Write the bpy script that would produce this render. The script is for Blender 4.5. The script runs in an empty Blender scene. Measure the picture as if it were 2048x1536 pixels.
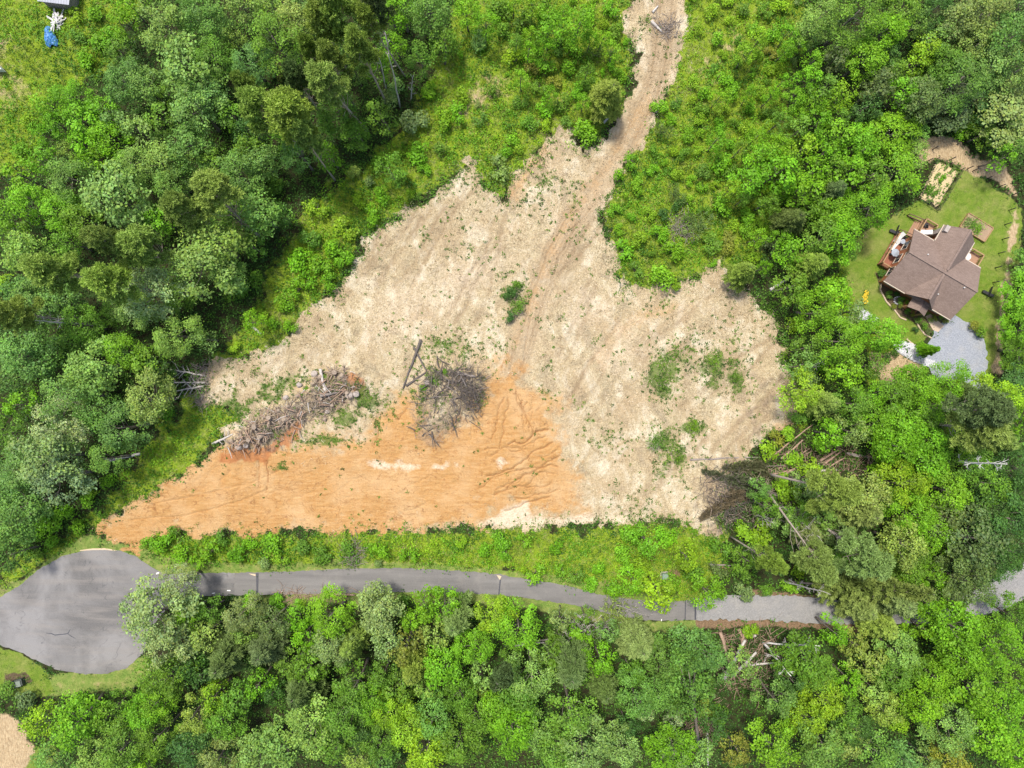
import bpy, math, random
import numpy as np
from mathutils import Vector, Matrix, Quaternion
random.seed(7)
rng = np.random.default_rng(11)
sc = bpy.context.scene
C = sc.collection
R = math.radians

# ---------------------------------------------------------------- camera, sky, sun, exposure
H = 105.0            # drone height above the ground, metres
S = 13.0             # photograph pixels per metre on the ground
cam = bpy.data.cameras.new('drone_camera')
cam.sensor_width = 36.0
cam.lens = 36.0 * H / (2048 / S)
cam.clip_start = 0.5
cam.clip_end = 5000
camo = bpy.data.objects.new('drone_camera', cam)
camo.location = (0, 0, H)
C.objects.link(camo)
sc.camera = camo

SUN_EL, SUN_AZ = 68.0, -30.0     # azimuth clockwise from +Y (up in the photograph)
w = bpy.data.worlds.new('World')
sc.world = w
w.use_nodes = True
nt = w.node_tree
bg = nt.nodes['Background']
sky = nt.nodes.new('ShaderNodeTexSky')
sky.sky_type = 'NISHITA'
sky.sun_disc = False
sky.sun_elevation = R(SUN_EL)
sky.sun_rotation = R(SUN_AZ)
sky.air_density = 1.0
sky.dust_density = 3.0
sky.ozone_density = 0.6
nt.links.new(sky.outputs[0], bg.inputs[0])
bg.inputs[1].default_value = 0.14
sun = bpy.data.lights.new('sun', 'SUN')
sun.energy = 2.9
sun.angle = R(8)
sun.color = (1.0, 0.95, 0.86)
suno = bpy.data.objects.new('sun', sun)
sd = Vector((math.sin(R(SUN_AZ)) * math.cos(R(SUN_EL)), math.cos(R(SUN_AZ)) * math.cos(R(SUN_EL)), math.sin(R(SUN_EL))))
suno.rotation_euler = (-sd).to_track_quat('-Z', 'Y').to_euler()
suno.location = (0, 0, 200)
C.objects.link(suno)
sc.view_settings.view_transform = 'Standard'
sc.view_settings.look = 'None'
sc.view_settings.gamma = 1
sc.view_settings.exposure = 0.66
sc.cycles.max_bounces = 6
sc.cycles.diffuse_bounces = 3
sc.cycles.transmission_bounces = 4
sc.cycles.use_denoising = True
sc.cycles.use_adaptive_sampling = True

# ---------------------------------------------------------------- helpers
def gp(px, py, z=0.0):
    """The place in the world that stands at a point of the photograph, at height z."""
    k = (H - z) / H / S
    return np.array([(px - 1024) * k, (768 - py) * k, z])

def tag(o, label=None, cat=None, group=None, kind=None):
    if label: o['label'] = label
    if cat: o['category'] = cat
    if group: o['group'] = group
    if kind: o['kind'] = kind
    return o

def empty(name, loc, rot=None, scale=None):
    o = bpy.data.objects.new(name, None)
    o.empty_display_size = 0.3
    o.location = loc
    if rot is not None: o.rotation_euler = rot
    if scale is not None: o.scale = scale
    C.objects.link(o)
    return o

def link(name, me, parent=None, loc=None):
    o = bpy.data.objects.new(name, me)
    C.objects.link(o)
    if parent: o.parent = parent
    if loc is not None: o.location = loc
    return o

class MB:
    """collects shapes into one mesh"""
    def __init__(s): s.v = []; s.f = []; s.smooth = []
    def add(s, V, F, sm=False):
        b = len(s.v); s.v += [tuple(map(float, p)) for p in V]; s.f += [tuple(b + i for i in f) for f in F]; s.smooth += [sm] * len(F)
    def box(s, x0, x1, y0, y1, z0, z1):
        s.add([(x0,y0,z0),(x1,y0,z0),(x1,y1,z0),(x0,y1,z0),(x0,y0,z1),(x1,y0,z1),(x1,y1,z1),(x0,y1,z1)],
              [(3,2,1,0),(4,5,6,7),(0,1,5,4),(1,2,6,5),(2,3,7,6),(3,0,4,7)])
    def bar(s, a, b, wd, ht):
        a = Vector(a); b = Vector(b); d = (b - a).normalized()
        up = Vector((0,0,1)) if abs(d.z) < 0.95 else Vector((1,0,0))
        sx = d.cross(up).normalized(); sy = sx.cross(d).normalized()
        V = []
        for p in (a, b):
            for i, j in ((-1,-1),(1,-1),(1,1),(-1,1)):
                V.append(p + sx * (i * wd / 2) + sy * (j * ht / 2))
        s.add(V, [(3,2,1,0),(4,5,6,7),(0,1,5,4),(1,2,6,5),(2,3,7,6),(3,0,4,7)])
    def tube(s, pts, rad, n=7, cap=True):
        pts = [Vector(p) for p in pts]
        V = []; F = []
        prev = None
        for i, p in enumerate(pts):
            d = (pts[min(i+1, len(pts)-1)] - pts[max(i-1, 0)])
            d = d.normalized() if d.length > 1e-6 else Vector((0,0,1))
            if prev is None:
                up = Vector((0,0,1)) if abs(d.z) < 0.9 else Vector((1,0,0))
                sx = d.cross(up).normalized()
            else:
                sx = (prev - d * prev.dot(d)).normalized()
            prev = sx
            sy = d.cross(sx)
            r = rad[i] if hasattr(rad, '__len__') else rad
            for k in range(n):
                a = 2 * math.pi * k / n
                V.append(p + sx * (math.cos(a) * r) + sy * (math.sin(a) * r))
        for i in range(len(pts) - 1):
            for k in range(n):
                F.append((i*n+k, i*n+(k+1) % n, (i+1)*n+(k+1) % n, (i+1)*n+k))
        s.add(V, F, True)
        if cap:
            b = len(s.v) - len(V)
            s.f.append(tuple(b + k for k in reversed(range(n)))); s.smooth.append(False)
            s.f.append(tuple(b + (len(pts)-1)*n + k for k in range(n))); s.smooth.append(False)
    def blob(s, c, r, seed=0, rough=0.25, seg=8, rings=5):
        rr = random.Random(seed)
        c = Vector(c); r = Vector(r) if hasattr(r, '__len__') else Vector((r, r, r))
        V = [c + Vector((0,0,r.z))]; F = []
        for i in range(1, rings):
            t = math.pi * i / rings
            for k in range(seg):
                a = 2*math.pi*k/seg
                q = 1 + rr.uniform(-rough, rough)
                V.append(c + Vector((r.x*math.sin(t)*math.cos(a)*q, r.y*math.sin(t)*math.sin(a)*q, r.z*math.cos(t)*q)))
        V.append(c - Vector((0,0,r.z)))
        for k in range(seg):
            F.append((0, 1+k, 1+(k+1) % seg))
            F.append((len(V)-1, 1+(rings-2)*seg+(k+1) % seg, 1+(rings-2)*seg+k))
        for i in range(rings-2):
            for k in range(seg):
                a = 1+i*seg
                F.append((a+k, a+seg+k, a+seg+(k+1) % seg, a+(k+1) % seg))
        s.add(V, F, False)
    def mesh(s, name, mat):
        me = bpy.data.meshes.new(name)
        me.from_pydata(s.v, [], s.f)
        me.polygons.foreach_set('use_smooth', s.smooth)
        me.materials.append(mat)
        me.update()
        return me
    def build(s, name, mat, parent=None, loc=None):
        return link(name, s.mesh(name, mat), parent, loc)

def quad_mesh(name, Q, tone, mat):
    """n loose leaf quads (n,4,3) with one tone value per leaf"""
    n = len(Q)
    me = bpy.data.meshes.new(name)
    me.vertices.add(n*4); me.vertices.foreach_set('co', Q.reshape(-1).astype(np.float32))
    me.loops.add(n*4); me.loops.foreach_set('vertex_index', np.arange(n*4, dtype=np.int32))
    me.polygons.add(n); me.polygons.foreach_set('loop_start', np.arange(0, n*4, 4, dtype=np.int32))
    try: me.polygons.foreach_set('loop_total', np.full(n, 4, dtype=np.int32))
    except Exception: pass
    tone = np.asarray(tone)
    if tone.ndim == 1: tone = np.stack([tone, tone, tone], 1)
    c = np.ones((n, 4), np.float32); c[:, :3] = tone
    at = me.attributes.new('tone', 'FLOAT_COLOR', 'FACE')
    at.data.foreach_set('color', c.reshape(-1))
    me.materials.append(mat)
    me.update(calc_edges=True)
    return me

# ---------------------------------------------------------------- materials
class NB:
    def __init__(s, name):
        s.m = bpy.data.materials.new(name); s.m.use_nodes = True
        s.t = s.m.node_tree; s.b = s.t.nodes['Principled BSDF']; s.out = s.t.nodes['Material Output']
    def n(s, typ, **kw):
        x = s.t.nodes.new(typ)
        for k, v in kw.items(): setattr(x, k, v)
        return x
    def L(s, a, b): s.t.links.new(a, b)
    def pos(s, scale=(1,1,1), rot=(0,0,0), obj=False):
        m = s.n('ShaderNodeMapping'); m.inputs['Scale'].default_value = scale; m.inputs['Rotation'].default_value = rot
        if obj:
            g = s.n('ShaderNodeTexCoord'); s.L(g.outputs['Object'], m.inputs[0])
        else:
            g = s.n('ShaderNodeNewGeometry'); s.L(g.outputs['Position'], m.inputs[0])
        return m.outputs[0]
    def noise(s, scale, detail=4, rough=0.6, vec=None, dist=0.0):
        x = s.n('ShaderNodeTexNoise'); x.inputs['Scale'].default_value = scale; x.inputs['Detail'].default_value = detail
        x.inputs['Roughness'].default_value = rough; x.inputs['Distortion'].default_value = dist
        s.L(vec if vec is not None else s.pos(), x.inputs['Vector'])
        return x.outputs['Fac']
    def ramp(s, fac, stops):
        x = s.n('ShaderNodeValToRGB')
        e = x.color_ramp.elements
        while len(e) < len(stops): e.new(0.5)
        for i, (p, c) in enumerate(stops):
            e[i].position = p; e[i].color = (c[0], c[1], c[2], 1) if hasattr(c, '__len__') else (c, c, c, 1)
        s.L(fac, x.inputs[0])
        return x.outputs[0]
    def mix(s, fac, a, b, typ='MIX'):
        x = s.n('ShaderNodeMix', data_type='RGBA', blend_type=typ)
        for v, i in ((fac, 0), (a, 6), (b, 7)):
            if isinstance(v, (int, float)): x.inputs[i].default_value = v
            elif isinstance(v, tuple): x.inputs[i].default_value = (v[0], v[1], v[2], 1)
            else: s.L(v, x.inputs[i])
        return x.outputs[2]
    def math(s, op, a, b=0.0, clamp=False):
        x = s.n('ShaderNodeMath', operation=op, use_clamp=clamp)
        for v, i in ((a, 0), (b, 1)):
            if isinstance(v, (int, float)): x.inputs[i].default_value = v
            else: s.L(v, x.inputs[i])
        return x.outputs[0]
    def bump(s, h, strength=0.5, dist=0.1):
        x = s.n('ShaderNodeBump'); x.inputs['Strength'].default_value = strength; x.inputs['Distance'].default_value = dist
        s.L(h, x.inputs['Height']); s.L(x.outputs[0], s.b.inputs['Normal'])
    def col(s, c):
        if isinstance(c, tuple): s.b.inputs['Base Color'].default_value = (c[0], c[1], c[2], 1)
        else: s.L(c, s.b.inputs['Base Color'])
    def rough(s, r): s.b.inputs['Roughness'].default_value = r

def simple(name, c, rough=0.8, var=0.25, scale=6.0, bump=0.3, metal=0.0, obj=True):
    m = NB(name)
    f = m.noise(scale, 5, 0.65, m.pos(obj=obj))
    m.col(m.mix(f, tuple(x*(1-var) for x in c), tuple(min(1, x*(1+var)) for x in c)))
    m.rough(rough); m.b.inputs['Metallic'].default_value = metal
    if bump: m.bump(m.noise(scale*3, 4, 0.7, m.pos(obj=obj)), bump, 0.03)
    return m.m

def leaf_material(name, transl=0.22):
    m = NB(name)
    oi = m.n('ShaderNodeObjectInfo')
    at = m.n('ShaderNodeAttribute', attribute_name='tone')
    c = m.mix(1.0, oi.outputs['Color'], at.outputs['Color'], 'MULTIPLY')
    m.col(c); m.rough(0.55)
    m.b.inputs['Specular IOR Level'].default_value = 0.25
    tr = m.n('ShaderNodeBsdfTranslucent'); m.L(c, tr.inputs[0])
    ms = m.n('ShaderNodeMixShader'); ms.inputs[0].default_value = transl
    m.L(m.b.outputs[0], ms.inputs[1]); m.L(tr.outputs[0], ms.inputs[2]); m.L(ms.outputs[0], m.out.inputs[0])
    return m.m
M_LEAF = leaf_material('leaf')
M_STUFF = leaf_material('ground_plants', 0.2)

def bark_material(name, c1, c2):
    m = NB(name)
    f = m.noise(3.0, 6, 0.7, m.pos((3,3,0.6), obj=True))
    m.col(m.ramp(f, [(0.3, c1), (0.7, c2)])); m.rough(0.9)
    m.bump(f, 0.6, 0.05)
    return m.m
M_BARK = bark_material('bark', (0.09,0.07,0.055), (0.26,0.22,0.18))
M_PBARK = bark_material('pine_bark', (0.22,0.17,0.13), (0.50,0.43,0.36))
M_DEAD = bark_material('dead_wood', (0.30,0.27,0.24), (0.62,0.57,0.52))
M_DLOG = bark_material('weathered_log', (0.13,0.11,0.10), (0.34,0.29,0.25))
M_BLOG = bark_material('brown_log', (0.20,0.12,0.08), (0.48,0.34,0.25))
M_CHAR = bark_material('dark_log', (0.05,0.045,0.04), (0.17,0.14,0.12))

# ---------------------------------------------------------------- numpy fields
_lat = rng.random((256, 256)).astype(np.float32)
def vnoise(x, y):
    xi = np.floor(x).astype(int); yi = np.floor(y).astype(int)
    fx = x - xi; fy = y - yi
    fx = fx*fx*(3-2*fx); fy = fy*fy*(3-2*fy)
    a = _lat[xi % 256, yi % 256]; b = _lat[(xi+1) % 256, yi % 256]
    c = _lat[xi % 256, (yi+1) % 256]; d = _lat[(xi+1) % 256, (yi+1) % 256]
    return (a*(1-fx)+b*fx)*(1-fy) + (c*(1-fx)+d*fx)*fy
def fbm(x, y, s, o=4):
    r = 0; a = 1; t = 0
    for i in range(o):
        r = r + a*vnoise(x*s+17.3*i, y*s+5.1*i); t += a; a *= 0.55; s *= 2.03
    return r/t*2-1          # about -1..1

def parse(s): return [tuple(float(v) for v in p.split(',')) for p in s.split()]
def poly_sd(px, py, poly):
    """signed distance in photograph pixels, positive inside"""
    P = np.array(poly, np.float32); n = len(P)
    d = np.full(px.shape, 1e12, np.float32); ins = np.zeros(px.shape, bool)
    for i in range(n):
        ax, ay = P[i]; bx, by = P[(i+1) % n]
        ex, ey = bx-ax, by-ay
        t = np.clip(((px-ax)*ex+(py-ay)*ey)/(ex*ex+ey*ey+1e-9), 0, 1)
        dx = px-(ax+t*ex); dy = py-(ay+t*ey)
        d = np.minimum(d, dx*dx+dy*dy)
        c = (ay > py) != (by > py)
        with np.errstate(divide='ignore', invalid='ignore'):
            xx = (bx-ax)*(py-ay)/(by-ay+1e-12)+ax
        ins ^= c & (px < xx)
    d = np.sqrt(d)
    return np.where(ins, d, -d)
def line_d(px, py, line):
    P = np.array(line, np.float32)
    d = np.full(px.shape, 1e12, np.float32)
    for i in range(len(P)-1):
        ax, ay = P[i]; bx, by = P[i+1]
        ex, ey = bx-ax, by-ay
        t = np.clip(((px-ax)*ex+(py-ay)*ey)/(ex*ex+ey*ey+1e-9), 0, 1)
        dx = px-(ax+t*ex); dy = py-(ay+t*ey)
        d = np.minimum(d, dx*dx+dy*dy)
    return np.sqrt(d)
def sm(x, a, b):
    t = np.clip((x-a)/(b-a), 0, 1); return t*t*(3-2*t)

CLEAR = parse('1240,40 1262,0 1280,-60 1375,-60 1366,0 1372,50 1360,100 1345,165 1320,215 1300,260 1265,305 1240,345 1222,400 1205,430 1212,460 1232,500 1235,545 1265,570 1310,572 1365,560 1400,545 1440,530 1480,560 1520,600 1548,650 1560,700 1580,740 1572,790 1600,835 1570,865 1530,870 1500,900 1500,920 1460,940 1450,1000 1440,1040 1430,1075 1400,1060 1350,1040 1250,1045 1150,1050 1050,1052 1000,1050 900,1062 800,1065 700,1065 600,1065 500,1068 420,1070 340,1068 300,1065 275,1100 240,1085 190,1065 210,1030 260,1010 310,985 340,960 390,935 430,900 450,880 440,860 490,830 455,815 400,808 410,780 408,740 430,725 480,712 530,700 560,690 580,665 600,635 650,590 690,555 715,510 720,475 770,450 830,410 890,370 930,330 943,310 952,350 975,385 1005,400 1020,370 1045,330 1090,285 1120,258 1150,260 1145,285 1180,295 1210,270 1240,225 1262,170 1280,120 1260,80')
ORANGE = parse('190,1065 210,1030 310,985 390,935 440,895 540,908 600,905 680,900 725,880 765,838 800,805 830,795 838,860 860,885 900,870 940,838 960,800 985,760 1000,740 1030,740 1045,780 1080,800 1105,870 1110,920 1140,960 1150,1010 1100,1020 1020,1000 960,1020 940,1050 800,1066 700,1068 340,1072 275,1105 240,1085')
ORANGE2 = [parse('1290,175 1320,200 1230,330 1130,470 1090,560 1060,640 1030,700 1010,690 1050,600 1075,540 1120,450 1200,330'), parse('700,735 720,770 700,800 680,790 685,750'), parse('585,770 620,755 625,775 600,790'), parse('1005,400 1050,330 1085,290 1095,300 1060,350 1025,410'), parse('640,750 660,755 655,785 640,780'), parse('1540,840 1600,835 1590,870 1540,870'), parse('1230,640 1310,610 1380,590 1360,620 1250,680 1200,740 1185,730')]
MUD = [parse('540,893 590,842 612,850 590,885 550,900'), parse('440,908 500,892 545,897 530,925 470,922 440,925'), parse('705,735 725,760 720,790 695,790 690,760')]
CREAM = [parse('740,925 760,922 800,926 850,930 915,928 915,936 850,940 800,937 745,940'), parse('960,1048 1000,1034 1030,1005 1050,1008 1062,1034 1130,1036 1260,1030 1260,1040 1150,1048 1050,1051'), parse('1000,920 1010,925 1000,930'), parse('730,560 800,540 1000,480 1060,520 900,640 780,700 720,690'), parse('1180,690 1260,640 1330,700 1250,760 1180,740'), parse('1110,590 1200,560 1240,620 1170,680 1120,650')]
ASH_SHADE = [parse('830,790 860,740 900,730 960,745 965,800 940,835 905,860 870,880 845,870'), parse('470,890 520,830 600,800 640,760 700,745 725,780 690,810 600,845 540,890 490,895'), parse('1410,940 1480,930 1530,960 1560,1010 1500,1050 1430,1060 1395,1020'), parse('395,735 415,730 412,800 400,805'), parse('1500,760 1530,760 1530,880 1505,900')]  # debris patches; the last outline is a tree shadow painted into the ground
LAWN = parse('1690,520 1720,470 1790,430 1840,400 1873,420 1925,340 1960,350 2000,380 2030,400 2045,420 2040,520 2012,640 2005,740 1973,745 1940,700 1870,650 1845,680 1830,690 1800,680 1750,645 1715,615 1688,560')
LAWN2 = [parse('-80,1285 0,1295 40,1305 90,1340 110,1385 60,1400 20,1390 -80,1380'), parse('50,1500 110,1490 130,1560 40,1580')]
VERGE = [parse('-60,1190 40,1160 120,1100 180,1065 240,1085 330,1110 430,1125 700,1120 1000,1135 1200,1165 1320,1190 1320,1215 1000,1160 500,1160 330,1170 250,1110 180,1105 120,1120 40,1180 -60,1215'), parse('90,1345 150,1345 220,1345 290,1310 300,1350 260,1380 150,1390 100,1390'), parse('520,1188 800,1180 1000,1185 1100,1200 1290,1240 1400,1240 1400,1262 1280,1262 1100,1225 1000,1212 800,1205 520,1210')]
DRY = [parse('1832,280 1870,272 1920,288 1960,322 2000,322 2030,350 2042,400 2025,392 1990,365 1925,335 1870,318 1840,335'), parse('1740,700 1790,700 1835,715 1850,735 1820,745 1795,772 1760,758 1738,735'), parse('2038,400 2020,560 2006,660 2004,745 1985,745 1995,640 2010,540 2028,420'), parse('-80,1420 20,1425 55,1450 62,1500 40,1600 -80,1600'), parse('-80,40 20,70 40,130 25,180 -80,200'), parse('-80,160 40,150 50,190 30,215 -80,210'), parse('-80,300 10,320 8,350 -80,360'), parse('1420,60 1480,50 1500,90 1440,110'), parse('1400,100 1440,120 1430,160 1395,150'), parse('905,180 1000,130 1010,200 940,260'), parse('1740,455 1765,450 1700,500 1690,495')]
RUST = [parse('1395,1242 1500,1240 1600,1246 1720,1250 1720,1260 1600,1256 1500,1252 1420,1254 1395,1250'), parse('1500,1178 1560,1185 1650,1190 1640,1196 1560,1194 1500,1190'), parse('1790,1180 1800,1190 1780,1192'), parse('1334,1142 1352,1138 1368,1142 1362,1156 1342,1160'), parse('1440,1130 1470,1135 1475,1150 1450,1150')]
MEADOW = [parse('-80,-80 330,-80 260,30 230,130 100,200 60,330 -80,380'), parse('560,500 620,430 700,340 800,260 860,150 900,60 960,-80 1270,-80 1260,170 1240,230 1200,280 1100,270 1000,400 940,330 720,480 690,560 600,640 560,700 430,735 460,700 540,600'), parse('1366,-80 1600,-80 1600,100 1560,180 1600,260 1560,330 1560,430 1520,520 1470,560 1430,540 1300,590 1225,560 1200,430 1250,330 1330,210'), parse('-20,1190 60,1100 160,1060 240,960 310,880 380,780 430,800 500,830 440,880 380,940 190,1060 120,1110'), parse('270,1095 300,1060 900,1060 1440,1050 1460,1100 1430,1210 1300,1205 1000,1150 500,1150 330,1140'), parse('1560,700 1640,760 1620,860 1570,860 1590,830'), parse('1690,500 1640,600 1720,700 1740,760 1860,740 1700,560')]
WEEDS = [(470,818,42,22,3),(530,790,46,20,3),(590,762,26,14,2),(690,832,48,18,2.4),(745,805,40,18,1.8),(640,882,60,10,1.6),(865,755,20,14,1.6),(842,800,10,40,1.2),(958,775,9,38,1.2),(1325,752,30,42,2.2),(1345,725,60,25,.7),(1425,735,24,36,2.2),(1470,760,18,40,2.0),(1470,690,20,26,1.0),(1342,905,34,46,2.2),(1382,856,24,15,2.0),(1092,765,16,30,1.6),(645,772,32,16,.9),(545,858,28,16,.9),(690,765,14,10,.8),(905,770,20,30,.5),(880,830,25,25,.6),(850,800,14,40,.7),(1028,600,26,52,1.3),(1110,575,20,25,.8),(1090,765,16,28,1.1),(640,735,60,20,.7),(500,800,45,28,1.6),(560,780,40,30,1.5),(900,700,70,35,.6),(980,680,40,50,.4),(1090,350,40,60,.5),(1150,400,16,26,.9),(1320,615,30,16,.5),(1325,750,26,36,1.2),(1420,735,18,30,1.2),(1472,755,15,34,1.3),(1365,710,50,25,.6),(1180,840,12,14,.9),(1195,875,40,22,.6),(700,790,60,22,1.2),(730,820,45,30,1.0),(640,880,60,14,1.0),(565,935,16,12,1.4),(830,780,30,25,.9),(870,740,40,20,1.0),(870,800,25,40,.8),(960,790,10,45,.9),(590,860,30,12,.8),(560,860,40,20,.8),(755,860,8,40,.9),(1290,30,30,35,.8),(1260,110,16,50,.8),(1330,130,20,70,.3),(1280,1000,60,30,.35),(1430,930,40,20,.6),(950,350,30,50,.5),(1300,1030,60,12,.9),(1010,570,40,30,.4),(540,745,70,15,.4),(1300,690,30,20,.35),(1530,610,25,40,.5),(1340,900,35,40,.8),(730,480,30,40,.2),(950,480,60,50,.15)]
RILLS = [(parse('1012,798 1008,820 1014,845 1006,862'),1.0),(parse('1030,795 1033,815 1028,835 1026,853'),1.3),(parse('1042,800 1056,805 1060,815'),.8),(parse('995,800 985,830 978,850'),.7),(parse('1108,868 1085,876 1060,890 1040,895 1000,905 960,925'),.9),(parse('1105,905 1080,915 1058,930 1030,940 1005,955 970,968'),1.0),(parse('1098,925 1070,945 1050,958 1035,968 1015,978'),1.0),(parse('1100,960 1060,968 1040,975'),.7),(parse('1060,850 1050,858 1038,860'),.6),(parse('1045,870 1020,880 985,900 950,912'),.6),(parse('970,810 955,850 940,880'),.6),(parse('533,925 536,960 530,985'),1.0),(parse('515,922 517,950 519,975'),.8),(parse('753,833 756,870 748,890'),.9),(parse('822,808 808,825 795,840'),.7),(parse('562,948 558,975'),.5),(parse('1045,610 1060,640 1050,690 1048,720'),.6),(parse('300,1010 420,985 500,965 560,940'),.5),(parse('260,1040 380,1030 470,1005 540,975'),.5),(parse('460,940 440,960 450,985'),.5),(parse('1260,700 1320,650 1400,600'),.35),(parse('720,480 790,445 880,385'),.5),(parse('690,590 700,640 720,690'),.35),(parse('840,600 830,660 850,690'),.35)]
_rr = random.Random(31)
def walk(x, y, tx, ty, n, a, step=7, wig=.55):
    L_ = [(x, y)]; h = math.atan2(ty-y, tx-x)
    for i in range(n):
        want = math.atan2(ty-y, tx-x); h += ((want-h+math.pi) % (2*math.pi)-math.pi)*.35+_rr.gauss(0, wig)*.6
        x += math.cos(h)*step; y += math.sin(h)*step; L_.append((x, y))
    RILLS.append((L_, a)); return L_
RILLS = RILLS[11:]
for k in range(9):
    x = 985+k*11+_rr.uniform(-4, 4); l = walk(x, 790+abs(k-4)*5+_rr.uniform(-8, 8), x+(k-4)*3-8, 960, _rr.randint(7, 15), _rr.uniform(.35, .8))
    if k % 2: walk(*l[3], l[3][0]-40, l[3][1]+40, 5, .35)
for k in range(11):
    y = 860+k*13+_rr.uniform(-5, 5); l = walk(1112+_rr.uniform(-14, 10)-max(0, 4-k)*5, y, 900, y+75, _rr.randint(12, 22), _rr.uniform(.35, .9), 7, .5)
    for q in (3, 6, 9): walk(*l[q], l[q][0]+_rr.choice((-25, 25)), l[q][1]-40, 4, .3, 6)
for k in range(16):
    x = _rr.uniform(330, 900); y = _rr.uniform(930, 1000); walk(x, y, x-90, y+60, _rr.randint(5, 11), _rr.uniform(.15, .4), 8)
RUTS = []
TRACK = parse('1335,-40 1328,40 1322,110 1302,185 1266,262 1228,332 1185,395 1145,440 1108,510 1085,570 1066,630 1045,690 1030,740')
for x, y, tx, ty, n in ((1290,300,1170,520,22),(1250,340,1120,560,22),(1210,400,1090,600,20),(1160,470,1075,690,20),(930,380,760,640,24),(880,400,700,660,22),(1000,420,900,700,26),(980,480,860,700,20),(830,430,690,620,18),(760,470,670,600,14),(1440,560,1210,740,26),(1500,600,1230,780,28),(1540,680,1300,860,26),(1560,760,1380,950,22),(1250,620,1120,860,24),(1340,640,1170,860,28),(640,640,480,780,18),(690,640,560,760,16),(1400,870,1250,1020,18),(1520,820,1400,1000,18),(1180,560,1100,760,18)):
    for dx in (0, 13):
        keep_ = len(RILLS); l = walk(x+dx, y+dx*.5, tx+dx, ty+dx*.5, n, 0, 9, .16); RILLS.pop(); RUTS.append((l, _rr.uniform(.35, .9)))
ROAD = parse('-60,1218 0,1195 40,1170 80,1137 130,1110 185,1098 235,1100 270,1112 300,1132 325,1147 370,1147 430,1146 515,1145 600,1142 700,1137 800,1136 900,1140 960,1145 1000,1149 1060,1160 1120,1168 1200,1188 1260,1199 1320,1203 1392,1200 1392,1240 1330,1242 1280,1240 1220,1228 1150,1210 1080,1200 1000,1190 900,1185 800,1184 700,1186 600,1189 500,1190 420,1192 380,1196 350,1208 320,1232 300,1262 285,1308 255,1335 215,1347 165,1348 115,1340 70,1320 35,1302 0,1290 -60,1280')
GRAVEL = parse('1386,1198 1480,1190 1560,1192 1650,1195 1720,1205 1800,1215 1880,1203 1960,1178 2000,1150 2048,1125 2120,1085 2120,1180 2048,1198 2000,1222 1900,1242 1800,1250 1700,1248 1600,1245 1500,1239 1386,1241')
DRIVE = parse('1905,628 1925,640 1950,652 1965,668 1972,700 1973,740 1970,800 1885,800 1862,735 1846,722 1850,705 1860,682 1870,652 1890,640')
WALK = parse('1850,633 1861,628 1888,652 1876,664 1866,660')

xs = np.concatenate([[-2600,-900,-400,-220,-150,-110], np.arange(-84, -10.01, 0.2), np.arange(-10, 11.99, 0.1), np.arange(12, 84.01, 0.2), [110,150,220,400,900,2600]])
ys = np.concatenate([[-2600,-900,-400,-220,-150,-90], np.arange(-64, -24.01, 0.2), np.arange(-24, -1.01, 0.1), np.arange(-1, 64.01, 0.2), [90,150,220,400,900,2600]])
GX, GY = np.meshgrid(xs, ys, indexing='xy')
PX = GX*S+1024; PY = 768-GY*S
n1 = fbm(GX, GY, 0.35, 4); n2 = fbm(GX+40, GY-9, 1.1, 3); n3 = fbm(GX-31, GY+77, 0.12, 3)
wob = n1*9 + n2*7
def msk(polys, soft=5, wb=1.0):
    m = np.zeros(GX.shape, np.float32)
    for p in polys: m = np.maximum(m, sm(poly_sd(PX, PY, p) + wob*wb, -soft, soft))
    return m
sd_clear = poly_sd(PX, PY, CLEAR)
m_clear = sm(sd_clear + wob*1.5 + n2*6, -8, 8)
sd_or = poly_sd(PX, PY, ORANGE)
m_orange = np.maximum.reduce([sm(sd_or + wob*4.0 + n3*20, -45, 26), msk(ORANGE2[:1], 22, 2.0)*np.float32(.33), msk(ORANGE2[1:6], 18, 1.5)*np.float32(.55), msk(ORANGE2[6:], 24, 2.0)*np.float32(.38)])
m_cream = np.maximum(.8*msk(CREAM[:3], 11, 1.5), 0.42*msk(CREAM[3:], 50, 3.5))
m_mud = msk(MUD, 12, 1.3)
m_ash_shade = msk(ASH_SHADE, 30, 3.2)*np.clip(.55+n1*1.1+n2*.9, .12, 1)  # grey-brown debris plus the painted shadow strip at the right
m_lawn = np.maximum(msk([LAWN], 5, .6), msk(LAWN2, 5, .5))
m_verge = msk(VERGE, 8, 1.0)
m_dry = np.maximum(msk(DRY[:4], 9, 1.2), np.clip(msk(DRY[4:], 45, 2.5)*.8, 0, 1)*(.6+.4*n2))
m_rust = msk(RUST, 6, .8)
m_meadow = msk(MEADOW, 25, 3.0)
BED = [parse('1750,545 1764,552 1800,575 1838,594 1832,612 1850,628 1864,640 1868,655 1860,668 1840,657 1825,642 1805,634 1785,620 1768,597 1756,577'), parse('1870,628 1892,636 1900,646 1888,650 1872,640'), parse('12,1346 52,1344 66,1362 40,1376 10,1366')]
m_bed = msk(BED, 4, .5)
fade = 1-np.maximum(sm(np.abs(GX), 79.6, 82.5), sm(np.abs(GY), 59.8, 62.5))
m_clear, m_meadow, m_lawn, m_verge, m_dry, m_rust = (q*fade for q in (m_clear, m_meadow, m_lawn, m_verge, m_dry, m_rust))
weed = np.zeros(GX.shape, np.float32)
for cx, cy, rx, ry, a in WEEDS:
    weed = np.maximum(weed, a*np.exp(-(((PX-cx)/rx)**2 + ((PY-cy)/ry)**2)))
rut = np.zeros(GX.shape, np.float32)
for ln, a in RUTS:
    d = line_d(PX+n2*5, PY+n1*7, ln)/S
    rut = np.maximum(rut, a*np.exp(-(d/0.40)**2))
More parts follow.
